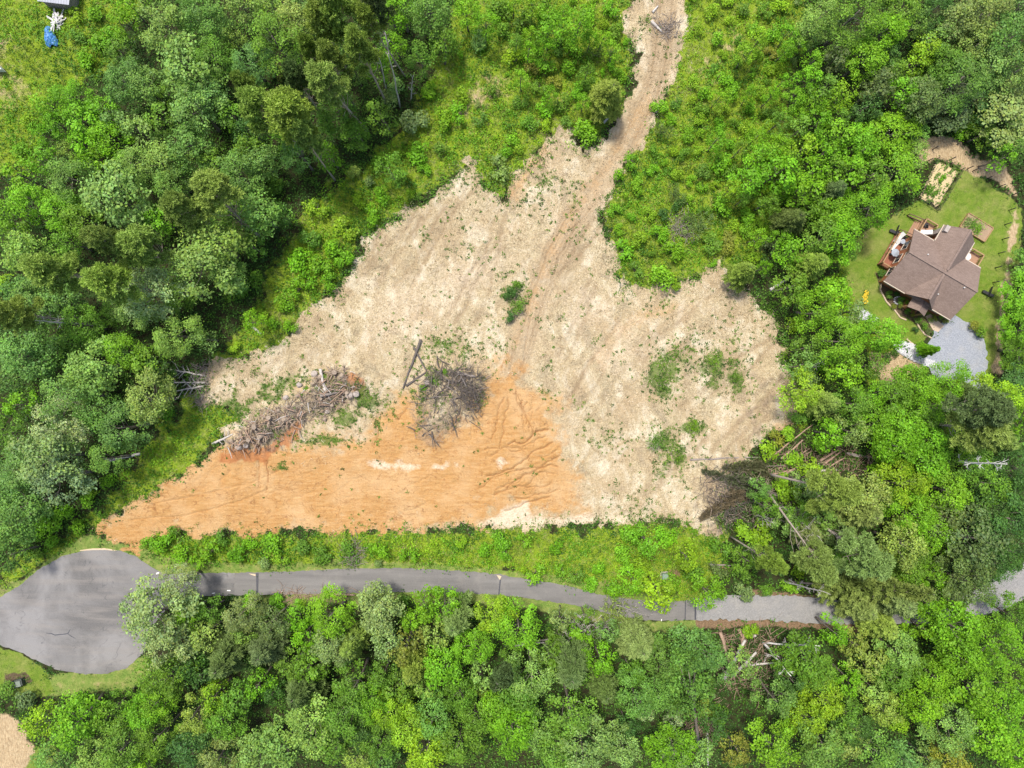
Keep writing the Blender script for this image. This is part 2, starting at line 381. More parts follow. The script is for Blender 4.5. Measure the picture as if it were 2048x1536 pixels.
d_tr = line_d(PX+n1*5, PY+n2*4, TRACK); m_track = sm(d_tr, 44, 8)*np.clip(.8+n1*.5, 0, 1)
for o_, a in ((5, .6), (12, 1.0), (19, .7)): rut = np.maximum(rut, a*np.exp(-(((d_tr-o_)/S)/.28)**2))
rut = rut*np.clip(.75+n3*.9+n1*.5, 0, 1)
weed = weed*np.clip(.62+1.5*n1+1.0*n2, 0, 1.6)
rill = np.zeros(GX.shape, np.float32); rill_z = np.zeros(GX.shape, np.float32)
for ln, a in RILLS:
    d = line_d(PX+n2*3, PY+n1*4, ln)/S
    rill = np.maximum(rill, a*np.exp(-(d/(.06+.07*a))**2)); rill_z = np.maximum(rill_z, a*np.exp(-(d/(.09+.10*a))**2))
flat = np.maximum.reduce([sm(poly_sd(PX, PY, ROAD), -14, -3), sm(poly_sd(PX, PY, GRAVEL), -14, -3), sm(poly_sd(PX, PY, DRIVE), -14, -3), sm(poly_sd(PX, PY, WALK), -14, -3)])
far = np.maximum(np.abs(GX)-95, np.abs(GY)-75)
far = np.clip(far, 0, 1)
heap = sum(h*np.exp(-(line_d(PX, PY, ln)/r)**2) for ln, r, h in (
    (parse('480,885 560,825 650,785 700,765'), 26, 1.1), (parse('860,840 900,790 940,765'), 34, 1.2), (parse('1430,980 1500,1000'), 40, .5), (parse('1000,760 1050,860 1000,920'), 60, .35)))
micro = n2*0.05 + fbm(GX, GY, 2.4, 2)*0.05*(1-0.7*m_orange)
Z = n3*0.35 + n1*0.12 + micro + heap + m_ash_shade*np.abs(n2)*.35 - rill_z*0.24 - rut*0.10 - 0.25*m_cream*(sd_or > -400)*0.3
Z = Z*(1-flat) - 0.02*flat
Z = Z*(1-far) - 0.4*far
Z = np.where((np.abs(GX-63) < 9) & (np.abs(GY-16.5) < 10), Z*0.1, Z)
def gz(x, y):
    i = min(int(np.searchsorted(xs, x-.1)), len(xs)-1); j = min(int(np.searchsorted(ys, y-.1)), len(ys)-1)
    return float(Z[j, i])

ny, nx = GX.shape
co = np.stack([GX, GY, Z], -1).reshape(-1, 3).astype(np.float32)
me = bpy.data.meshes.new('ground')
me.vertices.add(nx*ny); me.vertices.foreach_set('co', co.reshape(-1))
idx = np.arange(nx*ny).reshape(ny, nx)
qd = np.stack([idx[:-1,:-1], idx[:-1,1:], idx[1:,1:], idx[1:,:-1]], -1).reshape(-1, 4)
me.loops.add(len(qd)*4); me.loops.foreach_set('vertex_index', qd.reshape(-1).astype(np.int32))
me.polygons.add(len(qd)); me.polygons.foreach_set('loop_start', np.arange(0, len(qd)*4, 4, dtype=np.int32))
me.polygons.foreach_set('use_smooth', np.ones(len(qd), bool))
def put(name, a, b, c, d):
    at = me.attributes.new(name, 'FLOAT_COLOR', 'POINT')
    at.data.foreach_set('color', np.stack([a, b, c, d], -1).reshape(-1).astype(np.float32))
o1 = np.ones(GX.shape, np.float32)
put('soil', m_clear, m_orange, m_cream, o1); put('wear_shade', m_mud, m_ash_shade, np.clip(weed, 0, 1.5), o1)
put('green', m_meadow, m_lawn, m_verge, o1); put('bed', m_bed, rut, m_track, o1)
put('dry', m_dry, m_rust, rill, o1)
me.update(calc_edges=True)

m = NB('soil_and_grass')
def att(n):
    a = m.n('ShaderNodeAttribute', attribute_name=n); s = m.n('ShaderNodeSeparateColor'); m.L(a.outputs['Color'], s.inputs[0]); return s.outputs
bed = att('bed')
soil, wear_shade, green, dry = att('soil'), att('wear_shade'), att('green'), att('dry')
f_lo = m.noise(0.16, 5, 0.6); f_lo2 = m.noise(0.33, 5, 0.65, m.pos((1.0, 0.7, 1), (0, 0, 0.6)), 0.7); f_mid = m.noise(0.9, 6, 0.65); f_hi = m.noise(4.5, 5, 0.75); f_vhi = m.noise(11, 3, 0.8)
f_str = m.noise(1.0, 6, 0.75, m.pos((5.5, 1.6, 1), (0, 0, 0.5)))
f_str2 = m.noise(1.0, 5, 0.7, m.pos((0.5, 2.6, 1), (0, 0, -0.12)))
f_ver = m.noise(1.0, 5, 0.7, m.pos((3.2, 0.35, 1)))
def edge(mask, sharp=4.0, amt=0.55):
    """mask edge broken up by fine noise"""
    x = m.math('ADD', mask, m.math('MULTIPLY', m.math('SUBTRACT', f_hi, 0.5), amt))
    x = m.math('ADD', x, m.math('MULTIPLY', m.math('SUBTRACT', f_mid, 0.5), amt))
    return m.math('MULTIPLY', m.math('SUBTRACT', x, 0.5 - 0.5/sharp), sharp, True)
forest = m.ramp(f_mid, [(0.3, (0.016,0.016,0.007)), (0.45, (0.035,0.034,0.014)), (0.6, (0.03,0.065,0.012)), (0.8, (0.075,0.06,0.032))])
mead = m.ramp(f_hi, [(0.25, (0.075,0.13,0.010)), (0.5, (0.18,0.265,0.016)), (0.75, (0.32,0.38,0.05))])
mead = m.mix(m.ramp(f_mid, [(0.5, 0), (0.72, 0.6)]), mead, m.ramp(f_str, [(0.3, (0.13,0.16,0.04)), (0.7, (0.42,0.36,0.18))]))
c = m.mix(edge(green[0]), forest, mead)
lawn = m.ramp(f_mid, [(0.25, (0.095,0.165,0.015)), (0.5, (0.15,0.225,0.022)), (0.75, (0.28,0.29,0.06))])
lawn = m.mix(m.ramp(m.noise(0.3, 5, 0.7), [(0.44, 0), (0.64, 0.8)]), lawn, (0.32,0.29,0.10))
lawn = m.mix(0.45, lawn, m.ramp(f_hi, [(0.3, (0.05,0.12,0.010)), (0.7, (0.17,0.24,0.04))]))
verge = m.ramp(f_mid, [(0.3, (0.10,0.19,0.03)), (0.55, (0.20,0.25,0.06)), (0.75, (0.34,0.28,0.13))])
c = m.mix(edge(green[2], 2.5), c, verge)
c = m.mix(edge(green[1], 3), c, lawn)
c = m.mix(edge(bed[0], 3), c, m.ramp(f_hi, [(0.3, (0.05,0.035,0.022)), (0.7, (0.16,0.12,0.07))]))
drc = m.ramp(f_str, [(0.3, (0.22,0.15,0.08)), (0.5, (0.42,0.31,0.18)), (0.7, (0.55,0.45,0.28))])
c = m.mix(edge(dry[0], 2.5), c, drc)
rus = m.ramp(f_hi, [(0.3, (0.10,0.065,0.035)), (0.7, (0.30,0.20,0.12))])
c = m.mix(edge(dry[1], 2.5), c, rus)
# straw mulch over the cleared slope
straw = m.ramp(f_hi, [(0.30, (0.10,0.085,0.045)), (0.37, (0.33,0.265,0.15)), (0.54, (0.51,0.42,0.265)), (0.70, (0.72,0.62,0.43))])
straw = m.mix(m.ramp(f_lo2, [(0.50, 0.0), (0.62, 0.85)]), straw, m.ramp(f_mid, [(0.35, (0.52,0.455,0.32)), (0.6, (0.70,0.64,0.49))]))
straw = m.mix(m.ramp(f_lo2, [(0.36, 0.85), (0.48, 0.0)]), straw, m.ramp(f_hi, [(0.35, (0.20,0.165,0.10)), (0.65, (0.44,0.365,0.25))]))
straw = m.mix(m.ramp(f_lo, [(0.42, 0.0), (0.68, 0.5)]), straw, m.ramp(f_str, [(0.3, (0.27,0.18,0.095)), (0.7, (0.55,0.40,0.25))]))
straw = m.mix(m.ramp(f_str, [(0.50, 0.0), (0.64, 0.5)]), straw, (0.25,0.17,0.09))
straw = m.mix(m.ramp(f_vhi, [(0.55, 0.0), (0.64, 0.7)]), straw, (0.12,0.10,0.045))
straw = m.mix(m.math('MULTIPLY', bed[2], 0.75), straw, m.ramp(f_hi, [(0.3, (0.34,0.25,0.155)), (0.6, (0.50,0.385,0.25))]))
straw = m.mix(m.math('MULTIPLY', m.math('ADD', bed[1], m.math('MULTIPLY', m.math('SUBTRACT', f_hi, 0.5), 0.5), True), 0.9), straw, (0.27,0.195,0.115))
clay = m.ramp(f_str2, [(0.25, (0.34,0.175,0.062)), (0.5, (0.45,0.262,0.102)), (0.75, (0.54,0.35,0.17))])
clay = m.mix(m.ramp(f_ver, [(0.4, 0.0), (0.7, 0.35)]), clay, (0.42,0.19,0.06))
clay = m.mix(m.ramp(f_lo, [(0.45, 0.0), (0.63, 0.55)]), clay, (0.55,0.375,0.20))
clay = m.mix(m.ramp(f_hi, [(0.3, 0.35), (0.5, 0.0)]), clay, (0.30,0.13,0.04))
so = m.mix(edge(soil[1], 1.35, .9), straw, clay)
so = m.mix(m.math('MULTIPLY', edge(soil[2], 1.8), 0.85), so, m.ramp(f_hi, [(0.3, (0.48,0.37,0.24)), (0.6, (0.68,0.58,0.44))]))
so = m.mix(m.math('MULTIPLY', edge(wear_shade[0], 3), 0.8), so, m.ramp(f_mid, [(0.3, (0.30,0.10,0.035)), (0.7, (0.46,0.20,0.08))]))
ash_shade_c = m.ramp(f_str, [(0.3, (0.07,0.055,0.04)), (0.5, (0.22,0.165,0.12)), (0.75, (0.48,0.37,0.26))])
so = m.mix(m.math('MULTIPLY', edge(wear_shade[1], 2.0), 0.5), so, ash_shade_c)  # debris tone, which also colours the painted tree shadow
rl = m.math('MULTIPLY', m.math('SUBTRACT', m.math('ADD', dry[2], m.math('MULTIPLY', m.math('SUBTRACT', f_hi, 0.5), 0.6)), 0.3), 2.2, True)
so = m.mix(m.math('MULTIPLY', rl, 0.6), so, (0.20,0.085,0.03))
cr = m.math('ABSOLUTE', m.math('SUBTRACT', m.noise(0.22, 5, 0.62, m.pos((1.0, 1.7, 1), (0, 0, 0.5)), 0.8), 0.5))
cr = m.math('SUBTRACT', 1.0, m.math('MULTIPLY', cr, 60.0), True)
cr = m.math('MULTIPLY', cr, m.ramp(f_mid, [(0.42, 0), (0.6, 0.8)]))
so = m.mix(m.math('MULTIPLY', cr, m.math('ADD', 0.25, soil[1], True)), so, (0.22,0.10,0.04))
wd = m.math('ADD', m.math('MULTIPLY', wear_shade[2], 0.42), m.math('MULTIPLY', m.math('SUBTRACT', f_hi, 0.5), 1.5))
wd = m.math('ADD', wd, m.math('MULTIPLY', m.math('SUBTRACT', f_mid, 0.5), 0.8))
wd = m.math('MULTIPLY', m.math('SUBTRACT', wd, 0.27), 5.0, True)
so = m.mix(m.math('MULTIPLY', wd, 0.8), so, m.ramp(f_mid, [(0.3, (0.05,0.10,0.015)), (0.7, (0.13,0.20,0.035))]))
c = m.mix(edge(soil[0]), c, so)
m.col(c); m.rough(0.95); m.b.inputs['Specular IOR Level'].default_value = 0.15
hh = m.math('ADD', m.math('MULTIPLY', f_hi, 1.0), m.math('MULTIPLY', f_mid, 1.5))
m.bump(m.math('ADD', hh, m.math('MULTIPLY', f_str, 0.6)), 0.9, 0.16)
me.materials.append(m.m)
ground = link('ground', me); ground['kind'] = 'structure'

# ---------------------------------------------------------------- roads
def sheet(name, poly, z, mat, ragged=0.0):
    """a flat sheet with a smoothed outline"""
    P = [gp(a, b)[:2] for a, b in poly]
    if ragged:
        Q_ = []; rg = random.Random(len(poly))
        for i in range(len(P)):
            a, b = P[i], P[(i+1) % len(P)]; n_ = max(1, int(np.linalg.norm(b-a)/.45)); nn = np.array([-(b-a)[1], (b-a)[0]])/(np.linalg.norm(b-a)+1e-6)
            for k in range(n_): Q_.append(a+(b-a)*k/n_+nn*rg.gauss(0, ragged))
        P = Q_
    V = [(p[0], p[1], z) for p in P]
    me = bpy.data.meshes.new(name)
    import mathutils
    tris = mathutils.geometry.tessellate_polygon([[Vector(v) for v in V]])
    me.from_pydata(V, [], [t for t in tris])
    me.materials.append(mat); me.update()
    if me.polygons[0].normal.z < 0: me.flip_normals()
    o = link(name, me); o['kind'] = 'structure'
    return o
def smooth_poly(P, it=2):
    for _ in range(it):
        Q = []
        for i in range(len(P)):
            a = P[i]; b = P[(i+1) % len(P)]
            Q += [(a[0]*.75+b[0]*.25, a[1]*.75+b[1]*.25), (a[0]*.25+b[0]*.75, a[1]*.25+b[1]*.75)]
        P = Q
    return P
m = NB('asphalt')
fl = m.noise(0.10, 5, 0.6, dist=0.6); ff = m.noise(9, 4, 0.8); fs = m.noise(1.0, 5, 0.6, m.pos((0.12, 0.9, 1), (0, 0, 0.25))); fm = m.noise(0.5, 5, 0.6)
c = m.ramp(fl, [(0.40, (0.078,0.073,0.070)), (0.5, (0.150,0.143,0.138)), (0.60, (0.235,0.226,0.22))])
c = m.mix(m.ramp(fs, [(0.46, 0), (0.66, 0.55)]), c, (0.25,0.22,0.19))
c = m.mix(m.ramp(fm, [(0.55, 0), (0.75, 0.45)]), c, (0.08,0.077,0.076))
c = m.mix(0.4, c, m.ramp(ff, [(0.3, (0.08,0.077,0.075)), (0.7, (0.27,0.26,0.25))]))
cr = m.math('ABSOLUTE', m.math('SUBTRACT', m.noise(0.13, 4, 0.6, dist=0.5), 0.5)); cr = m.math('SUBTRACT', 1.0, m.math('MULTIPLY', cr, 160.0), True)
c = m.mix(m.math('MULTIPLY', cr, m.ramp(fm, [(0.45, 0), (0.6, 0.6)])), c, (0.06,0.06,0.065))
m.col(c); m.rough(0.85); m.bump(ff, 0.3, 0.02)
M_ASPH = m.m
m = NB('lane_asphalt')
ff = m.noise(9, 4, 0.8); fs = m.noise(1.0, 4, 0.6, m.pos((0.05, 0.75, 1))); fm = m.noise(0.35, 4, 0.6)
c = m.ramp(fs, [(0.35, (0.112,0.106,0.101)), (0.65, (0.21,0.199,0.188))])
c = m.mix(0.45, c, m.ramp(ff, [(0.3, (0.095,0.09,0.086)), (0.62, (0.20,0.19,0.18)), (0.75, (0.4,0.38,0.35))]))
c = m.mix(m.ramp(fm, [(0.5, 0), (0.7, 0.3)]), c, (0.27,0.25,0.22))
m.col(c); m.rough(0.85); m.bump(ff, 0.3, 0.02)
M_LANE = m.m
def gravel_mat(name, a, b, c3, sc_=7):
    m = NB(name)
    v = m.n('ShaderNodeTexVoronoi'); v.inputs['Scale'].default_value = sc_; m.L(m.pos(), v.inputs['Vector'])
    f = m.noise(5, 4, 0.75); l = m.noise(0.4, 4, 0.6)
    sp = m.n('ShaderNodeSeparateColor'); m.L(v.outputs['Color'], sp.inputs[0])
    c = m.ramp(sp.outputs[0], [(0.1, a), (0.5, b), (0.95, c3)])
    c = m.mix(0.5, c, m.ramp(f, [(0.3, a), (0.7, c3)]))
    c = m.mix(m.ramp(l, [(0.5, 0), (0.7, 0.3)]), c, (0.36,0.33,0.28))
    m.col(c); m.rough(0.9); m.bump(v.outputs['Distance'], 0.6, 0.04)
    return m.m
M_GRAV = gravel_mat('road_gravel', (0.18,0.175,0.17), (0.225,0.218,0.21), (0.285,0.277,0.268))
M_DRIVE = gravel_mat('drive_gravel', (0.17,0.185,0.215), (0.25,0.27,0.305), (0.34,0.36,0.40), 9)
i_lane = 15
CUL = ROAD[:11] + [(470, 1145.4), (470, 1191)] + ROAD[-14:]
LANE = [(470, 1145.4)] + ROAD[12:-14] + [(470, 1191)]
sheet('cul_de_sac', CUL, 0.012, M_ASPH, .05)
sheet('road', LANE, 0.013, M_LANE, .06)
sheet('gravel_road', GRAVEL, 0.006, M_GRAV, .16)
sheet('driveway', smooth_poly(DRIVE, 1), 0.008, M_DRIVE, .12)
M_WALK = simple('walk_paving', (0.48,0.37,0.27), 0.85, 0.25, 5, obj=False)
sheet('footpath', WALK, 0.014, M_WALK)
M_TAR = simple('tar_seam', (0.055,0.055,0.065), 0.6, 0.3, 5, obj=False)
M_PALE = simple('pale_paint', (0.75,0.74,0.70), 0.7, 0.1, 5, obj=False)
M_SAND = simple('washed_sand', (0.55,0.42,0.28), 0.9, 0.2, 5, obj=False)
sheet('road_joint', parse('512,1146 517.5,1146 516.5,1190 513,1190'), 0.019, M_TAR)
sheet('road_joint', parse('1000,1151 1003,1151 999,1189 996.5,1189'), 0.019, M_TAR)
sheet('road_joint', parse('1370,1202 1372,1202 1371,1240.5 1369,1240.5'), 0.019, M_TAR)
sheet('road_joint', parse('1389,1201 1392.5,1201 1392.5,1239.5 1389,1239.5'), 0.019, M_TAR)
sheet('sand_patch', parse('497,1147 511,1148 511,1152 504,1150'), 0.018, M_SAND)
sheet('sand_patch', parse('993,1150 1003,1152 1000,1160'), 0.023, M_SAND)
for p in ('312,1146 318,1144 318.5,1146 313,1149', '561,1183 566,1182.5 566,1184.5 561,1185', '1322.5,1221 1324,1221 1324,1226 1322.5,1226', '1322,1238 1324,1238 1323.5,1242 1322,1242', '454,1180 461,1180 461,1182 454,1182', '424,1186 430,1185 430,1187 424,1188'):
    sheet('road_marking', parse(p), 0.021, M_PALE)
def ribbon(name, line, wd, z, mat):
    mb = MB(); P = [gp(a, b) for a, b in line]; V = []; F = []
    for i, p in enumerate(P):
        d = P[min(i+1, len(P)-1)] - P[max(i-1, 0)]; d = d/np.linalg.norm(d); nrm = np.array([-d[1], d[0], 0])
        ww = wd*(0.5 if i in (0, len(P)-1) else 1)
        V += [p+nrm*ww/2+[0,0,z], p-nrm*ww/2+[0,0,z]]
    for i in range(len(P)-1): F.append((2*i, 2*i+1, 2*i+3, 2*i+2))
    mb.add(V, F); o = mb.build(name, mat); o['kind'] = 'structure'
ribbon('asphalt_crack', parse('92,1266 103,1267 110,1270 120,1269 130,1268 136,1267 141,1258'), 0.16, 0.020, M_TAR)
ribbon('asphalt_crack', parse('136,1267.5 142,1272 151,1277'), 0.14, 0.024, M_TAR)
ribbon('asphalt_edge', parse('160,1101 185,1098.5 210,1098 233,1101'), 0.25, 0.022, M_SAND)

# ---------------------------------------------------------------- plants: one model of each kind, then copies
def unit(v): return v/np.maximum(np.linalg.norm(v, axis=-1, keepdims=True), 1e-6)
def leaf_quads(p, nrm, size, aspect=0.7, fold=0.0):
    """leaves at p facing nrm"""
    n = len(p)
    t = unit(np.cross(nrm, rng.normal(size=(n, 3))))
    b = np.cross(nrm, t)
    s = np.asarray(size).reshape(-1, 1)*0.5
    t = t*s; b = b*s*aspect
    Q = np.stack([p-t, p-b*1.0+t*0.1, p+t, p+b+t*0.1], 1)
    return Q
def sphere_pts(n): return unit(rng.normal(size=(n, 3)))

def broad_crown(r, h, n_lobes, leaf, dens, seed, loose=0.0):
    """clumped crown of a broadleaf tree: lobes, each set with leaf clusters"""
    global rng
    rng = np.random.default_rng(seed)
    Q = []; T = []; tips = []
    cz = 0.57*h; vr = 0.40*h
    ax = 1+rng.uniform(-.18, .18); 
    for i in range(n_lobes):
        u = (i+0.5)/n_lobes
        zz = 1-1.55*u; a = i*2.39996+rng.uniform(-.5, .5)
        rr = math.sqrt(max(0, 1-zz*zz))
        k = rng.uniform(0.55, 0.86)
        c = np.array([r*k*rr*math.cos(a)*ax, r*k*rr*math.sin(a)/ax, cz+vr*zz*0.78*rng.uniform(.85, 1.1)])
        lr = r*rng.uniform(0.24, 0.42)*(1.0 if n_lobes < 16 else 0.86)
        tips.append(c)
        m_ = int(dens*4*math.pi*lr*lr/(leaf*leaf)*rng.uniform(.7, 1.1))
        d = sphere_pts(m_)
        d[:, 2] = np.where(d[:, 2] < -0.45, -d[:, 2]*rng.random(m_), d[:, 2])
        # sub-clumps: leaves gather towards a few directions
        k2 = 9; cd = sphere_pts(k2); cd[:, 2] = np.abs(cd[:, 2])*0.9+0.05; cd = unit(cd)
        pick = rng.integers(0, k2, m_)
        dd = unit(d*0.62+cd[pick]*rng.uniform(0.2, 1.0, (m_, 1)))
        rad = lr*(1.02-0.30*rng.random((m_, 1))**1.6 + 0.10*rng.normal(size=(m_, 1)))
        rad = rad*(0.82+0.30*np.sum(dd*cd[pick], 1, keepdims=True)**4)
        p = c+dd*rad*np.array([1, 1, 0.8])
        nrm = unit(dd*0.9+np.array([0, 0, 0.5])+rng.normal(size=(m_, 3))*0.5)
        Q.append(leaf_quads(p, nrm, leaf*rng.uniform(.5, 1.5, m_)*rng.uniform(.85, 1.2)))
        tone = (rng.uniform(.76, 1.22)*(0.9+0.2*rng.random(k2)[pick]))*rng.uniform(.72, 1.28, m_)
        yel = rng.uniform(.92, 1.14, m_)
        T.append(np.stack([tone*yel, tone, tone*rng.uniform(.6, 1.2, m_)], 1))
    # stray leaves round the outline
    m_ = int(160*(1+loose*3)); d = sphere_pts(m_); d[:, 2] = np.abs(d[:, 2])
    p = np.array([0, 0, cz])+d*np.array([r*ax, r/ax, vr])*rng.uniform(.8, 1.12, (m_, 1))
    Q.append(leaf_quads(p, unit(d+rng.normal(size=(m_, 3))*.6), leaf*rng.uniform(.6, 1.1, m_))); t_ = rng.uniform(.8, 1.25, m_); T.append(np.stack([t_]*3, 1))
    return np.concatenate(Q), np.concatenate(T), tips

def trunk_mb(h, r0, tips, top=0.75, bend=0.03, seed=0, limbs=7):
    rr = random.Random(seed)
    mb = MB()
    pts = []; rad = []
    bx, by = rr.uniform(-1, 1)*bend*h, rr.uniform(-1, 1)*bend*h
    for i in range(7):
        t = i/6
        pts.append((bx*math.sin(t*2.6), by*math.sin(t*2.2), -0.3+(h*top+0.3)*t)); rad.append(r0*(1.25 if i == 0 else 1)*(1-0.8*t)+0.02)
    mb.tube(pts, rad, 8)
    for c in tips[:limbs]:
        t = rr.uniform(.42, .9)
        k = min(5, int(t*6)); f = t*6-k
        a = Vector(pts[k])*(1-f)+Vector(pts[k+1])*f
        b = Vector(c); m_ = a*0.45+b*0.55+Vector((0, 0, -0.05*h))
        mb.tube([a, m_, b], [r0*0.34*(1-t*.5), r0*0.18*(1-t*.4), 0.015], 5)
    return mb

def make_tree(name, Q, T, mb, bark):
    root = empty(name, (0, 0, 0))
    mb.build('trunk', bark, root)
    c = link('crown', quad_mesh('crown', Q, T, M_LEAF), root)
    return root
TEMPL = {}
TEMPL['B'] = []
for i in range(7):       # large broadleaf, r 4, h 16
    Q, T, tips = broad_crown(4.0, 16.0, [19, 23, 26, 21, 30, 24, 17][i], [.30, .26, .33, .24, .28, .36, .30][i], [.72, .66, .78, .62, .7, .8, .7][i], 100+i)
    TEMPL['B'].append((make_tree('broadleaf_tree', Q, T, trunk_mb(16, .26, tips, seed=i, limbs=9), M_BARK), 4.0, 16.0))
TEMPL['b'] = []
for i in range(6):       # smaller broadleaf, r 2.2, h 8
    Q, T, tips = broad_crown(2.2, 8.0, [12, 15, 10, 13, 17, 11][i], [.27, .23, .31, .25, .22, .29][i], .72, 140+i)
    TEMPL['b'].append((make_tree('young_tree', Q, T, trunk_mb(8, .14, tips, seed=20+i, limbs=6), M_BARK), 2.2, 8.0))

def needle_quads(p, d, ln, wd):
    n = len(p)
    s = unit(np.cross(d, rng.normal(size=(n, 3))))*wd/2
    e = p+d*np.asarray(ln).reshape(-1, 1)
    return np.stack([p-s, p+s, e+s*.6, e-s*.6], 1)
def pine_crown(r, h, seed):
    global rng
    rng = np.random.default_rng(seed)
    Q = []; T = []; tips = []
    npf = 20
    for i in range(npf):
        u = i/(npf-1)
        z = h*(0.66+0.33*(1-u)**0.9); a = i*2.4+rng.uniform(-.6, .6)
        rr = r*(0.12+0.62*u**.7)*rng.uniform(.6, 1.15)
        c = np.array([rr*math.cos(a), rr*math.sin(a), z]); tips.append(c)
        pr = r*rng.uniform(.26, .40)
        m_ = int(900*(pr/1.4)**1.6)
        d = sphere_pts(m_); d[:, 2] = d[:, 2]*.55+.12
        # tufts: needles radiate from twig ends
        nt_ = 46; tw = sphere_pts(nt_); tw[:, 2] = np.abs(tw[:, 2])*0.8-.1
        tp = c+tw*np.array([pr, pr, pr*.5])*rng.uniform(.45, 1.0, (nt_, 1))
        k = rng.integers(0, nt_, m_)
        dirs = unit(rng.normal(size=(m_, 3))+tw[k]*0.8+np.array([0, 0, .5]))
        Q.append(needle_quads(tp[k]+rng.normal(size=(m_, 3))*.09, dirs, rng.uniform(.22, .42, m_), 0.11))
        tone = rng.uniform(.85, 1.15)*(0.85+.3*rng.random(nt_)[k])*rng.uniform(.75, 1.25, m_)
        T.append(np.stack([tone, tone, tone*.95], 1))
    return np.concatenate(Q), np.concatenate(T), tips
def pine_trunk(h, r0, tips, seed):
    mb = trunk_mb(h, r0, tips, 0.95, 0.012, seed, len(tips))
    rr = random.Random(seed)
    for i in range(9):   # broken dead branch stubs on the bare trunk
        z = h*rr.uniform(.3, .66); a = rr.uniform(0, 6.28); l = rr.uniform(.5, 1.8)
        mb.tube([(0, 0, z), (l*math.cos(a)*.6, l*math.sin(a)*.6, z+.1), (l*math.cos(a), l*math.sin(a), z-.05*l)], [.04, .03, .012], 4)
    return mb
TEMPL['P'] = []
for i in range(5):
    Q, T, tips = pine_crown(3.4, 22.0, 200+i)
    TEMPL['P'].append((make_tree('pine_tree', Q, T, pine_trunk(22, .21, tips, 40+i), M_PBARK), 3.4, 22.0))

def conifer_crown(r, h, seed, nb=74, droop=.18):
    """feathery sprays along spreading branches"""
    global rng
    rng = np.random.default_rng(seed)
    Q = []; T = []; tips = []
    for i in range(nb):
        u = (i+.5)/nb
        z0 = h*(0.97-0.72*u); ln = r*(0.16+0.9*u**.75)*rng.uniform(.65, 1.12); a = i*2.39996+rng.uniform(-.4, .4)
        m_ = int(190*(ln/2)**.9)+20
        s = rng.random(m_)**.65
        dirv = np.array([math.cos(a), math.sin(a), 0]); side = np.array([-math.sin(a), math.cos(a), 0])
        wdt = 0.42*ln*(1-s*.8)*rng.uniform(-1, 1, m_)+.12*rng.normal(size=m_)
        z = z0+.10*ln*np.sin(s*3)-droop*ln*s**2+rng.normal(size=m_)*.07
        p = dirv*(s*ln)[:, None]+side*wdt[:, None]; p[:, 2] = z
        d = unit(dirv*.8+side*np.sign(wdt)[:, None]*.7+rng.normal(size=(m_, 3))*.35+np.array([0, 0, .15]))
        Q.append(needle_quads(p, d, rng.uniform(.25, .5, m_), 0.10))
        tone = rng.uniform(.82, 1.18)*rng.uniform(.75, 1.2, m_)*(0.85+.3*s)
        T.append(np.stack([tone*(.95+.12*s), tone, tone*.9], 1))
        tips.append(np.array([math.cos(a)*ln*.9, math.sin(a)*ln*.9, z0-.12*ln]))
    return np.concatenate(Q), np.concatenate(T), tips
def conifer_trunk(h, r0, tips, seed):
    mb = MB()
    mb.tube([(0, 0, -.3), (0.05, 0, h*.4), (0, .04, h*.75), (0, 0, h*.98)], [r0, r0*.75, r0*.4, .02], 8)
    for t in tips[::2]:
        mb.tube([(0, 0, t[2]), (t[0]*.5, t[1]*.5, t[2]+.12), tuple(t)], [.04, .03, .01], 4)
    return mb
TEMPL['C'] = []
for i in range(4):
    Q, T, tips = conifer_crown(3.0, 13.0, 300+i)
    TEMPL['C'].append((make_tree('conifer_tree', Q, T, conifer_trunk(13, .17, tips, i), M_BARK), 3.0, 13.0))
def shrub_q(r, seed, wispy=False):
    global rng
    rng = np.random.default_rng(seed)
    Q = []; T = []
    nl = rng.integers(6, 11)
    for i in range(nl):
        a = rng.uniform(0, 6.28); k = r*math.sqrt(rng.random())*.68
        lr = r*rng.uniform(.28, .48)
        c = np.array([k*math.cos(a), k*math.sin(a), .62*r+rng.uniform(-.1, .35)*r*(1-k/r)])
        leaf = .25
        m_ = int((.55 if not wispy else .5)*4*math.pi*lr*lr/(leaf*leaf))+14
        d = sphere_pts(m_); d[:, 2] = np.where(d[:, 2] < -.5, -d[:, 2], d[:, 2])
        p = c+d*lr*(1.05-.45*rng.random((m_, 1))**1.5)*np.array([1, 1, .95])
        p[:, 2] = np.maximum(p[:, 2], .05)
        if wispy:
            dirs = unit(d+np.array([0, 0, .6])+rng.normal(size=(m_, 3))*.4)
            Q.append(needle_quads(p, dirs, rng.uniform(.2, .42, m_), .06))
        else:
            Q.append(leaf_quads(p, unit(d*.8+np.array([0, 0, .6])+rng.normal(size=(m_, 3))*.5), leaf*rng.uniform(.65, 1.35, m_)))
        tone = rng.uniform(.85, 1.15)*rng.uniform(.72, 1.28, m_)
        T.append(np.stack([tone*rng.uniform(.92, 1.1, m_), tone, tone*rng.uniform(.7, 1.2, m_)], 1))
    return np.concatenate(Q), np.concatenate(T)
def shrub_stems(r, seed):
    rr = random.Random(seed); mb = MB()
    for i in range(6):
        a = rr.uniform(0, 6.28); k = r*rr.uniform(.2, .6)
        mb.tube([(0, 0, -.15), (k*.4*math.cos(a), k*.4*math.sin(a), .35*r), (k*math.cos(a), k*math.sin(a), .8*r)], [.05, .035, .012], 5)
    return mb
def make_shrub(Q, T, mb):
    root = empty('shrub', (0, 0, 0))
    mb.build('stem', M_BARK, root); link('foliage', quad_mesh('foliage', Q, T, M_LEAF), root)
    return root
TEMPL['S'] = [(make_shrub(*shrub_q(1.5, 400+i), shrub_stems(1.5, i)), 1.5, 2.1) for i in range(7)]
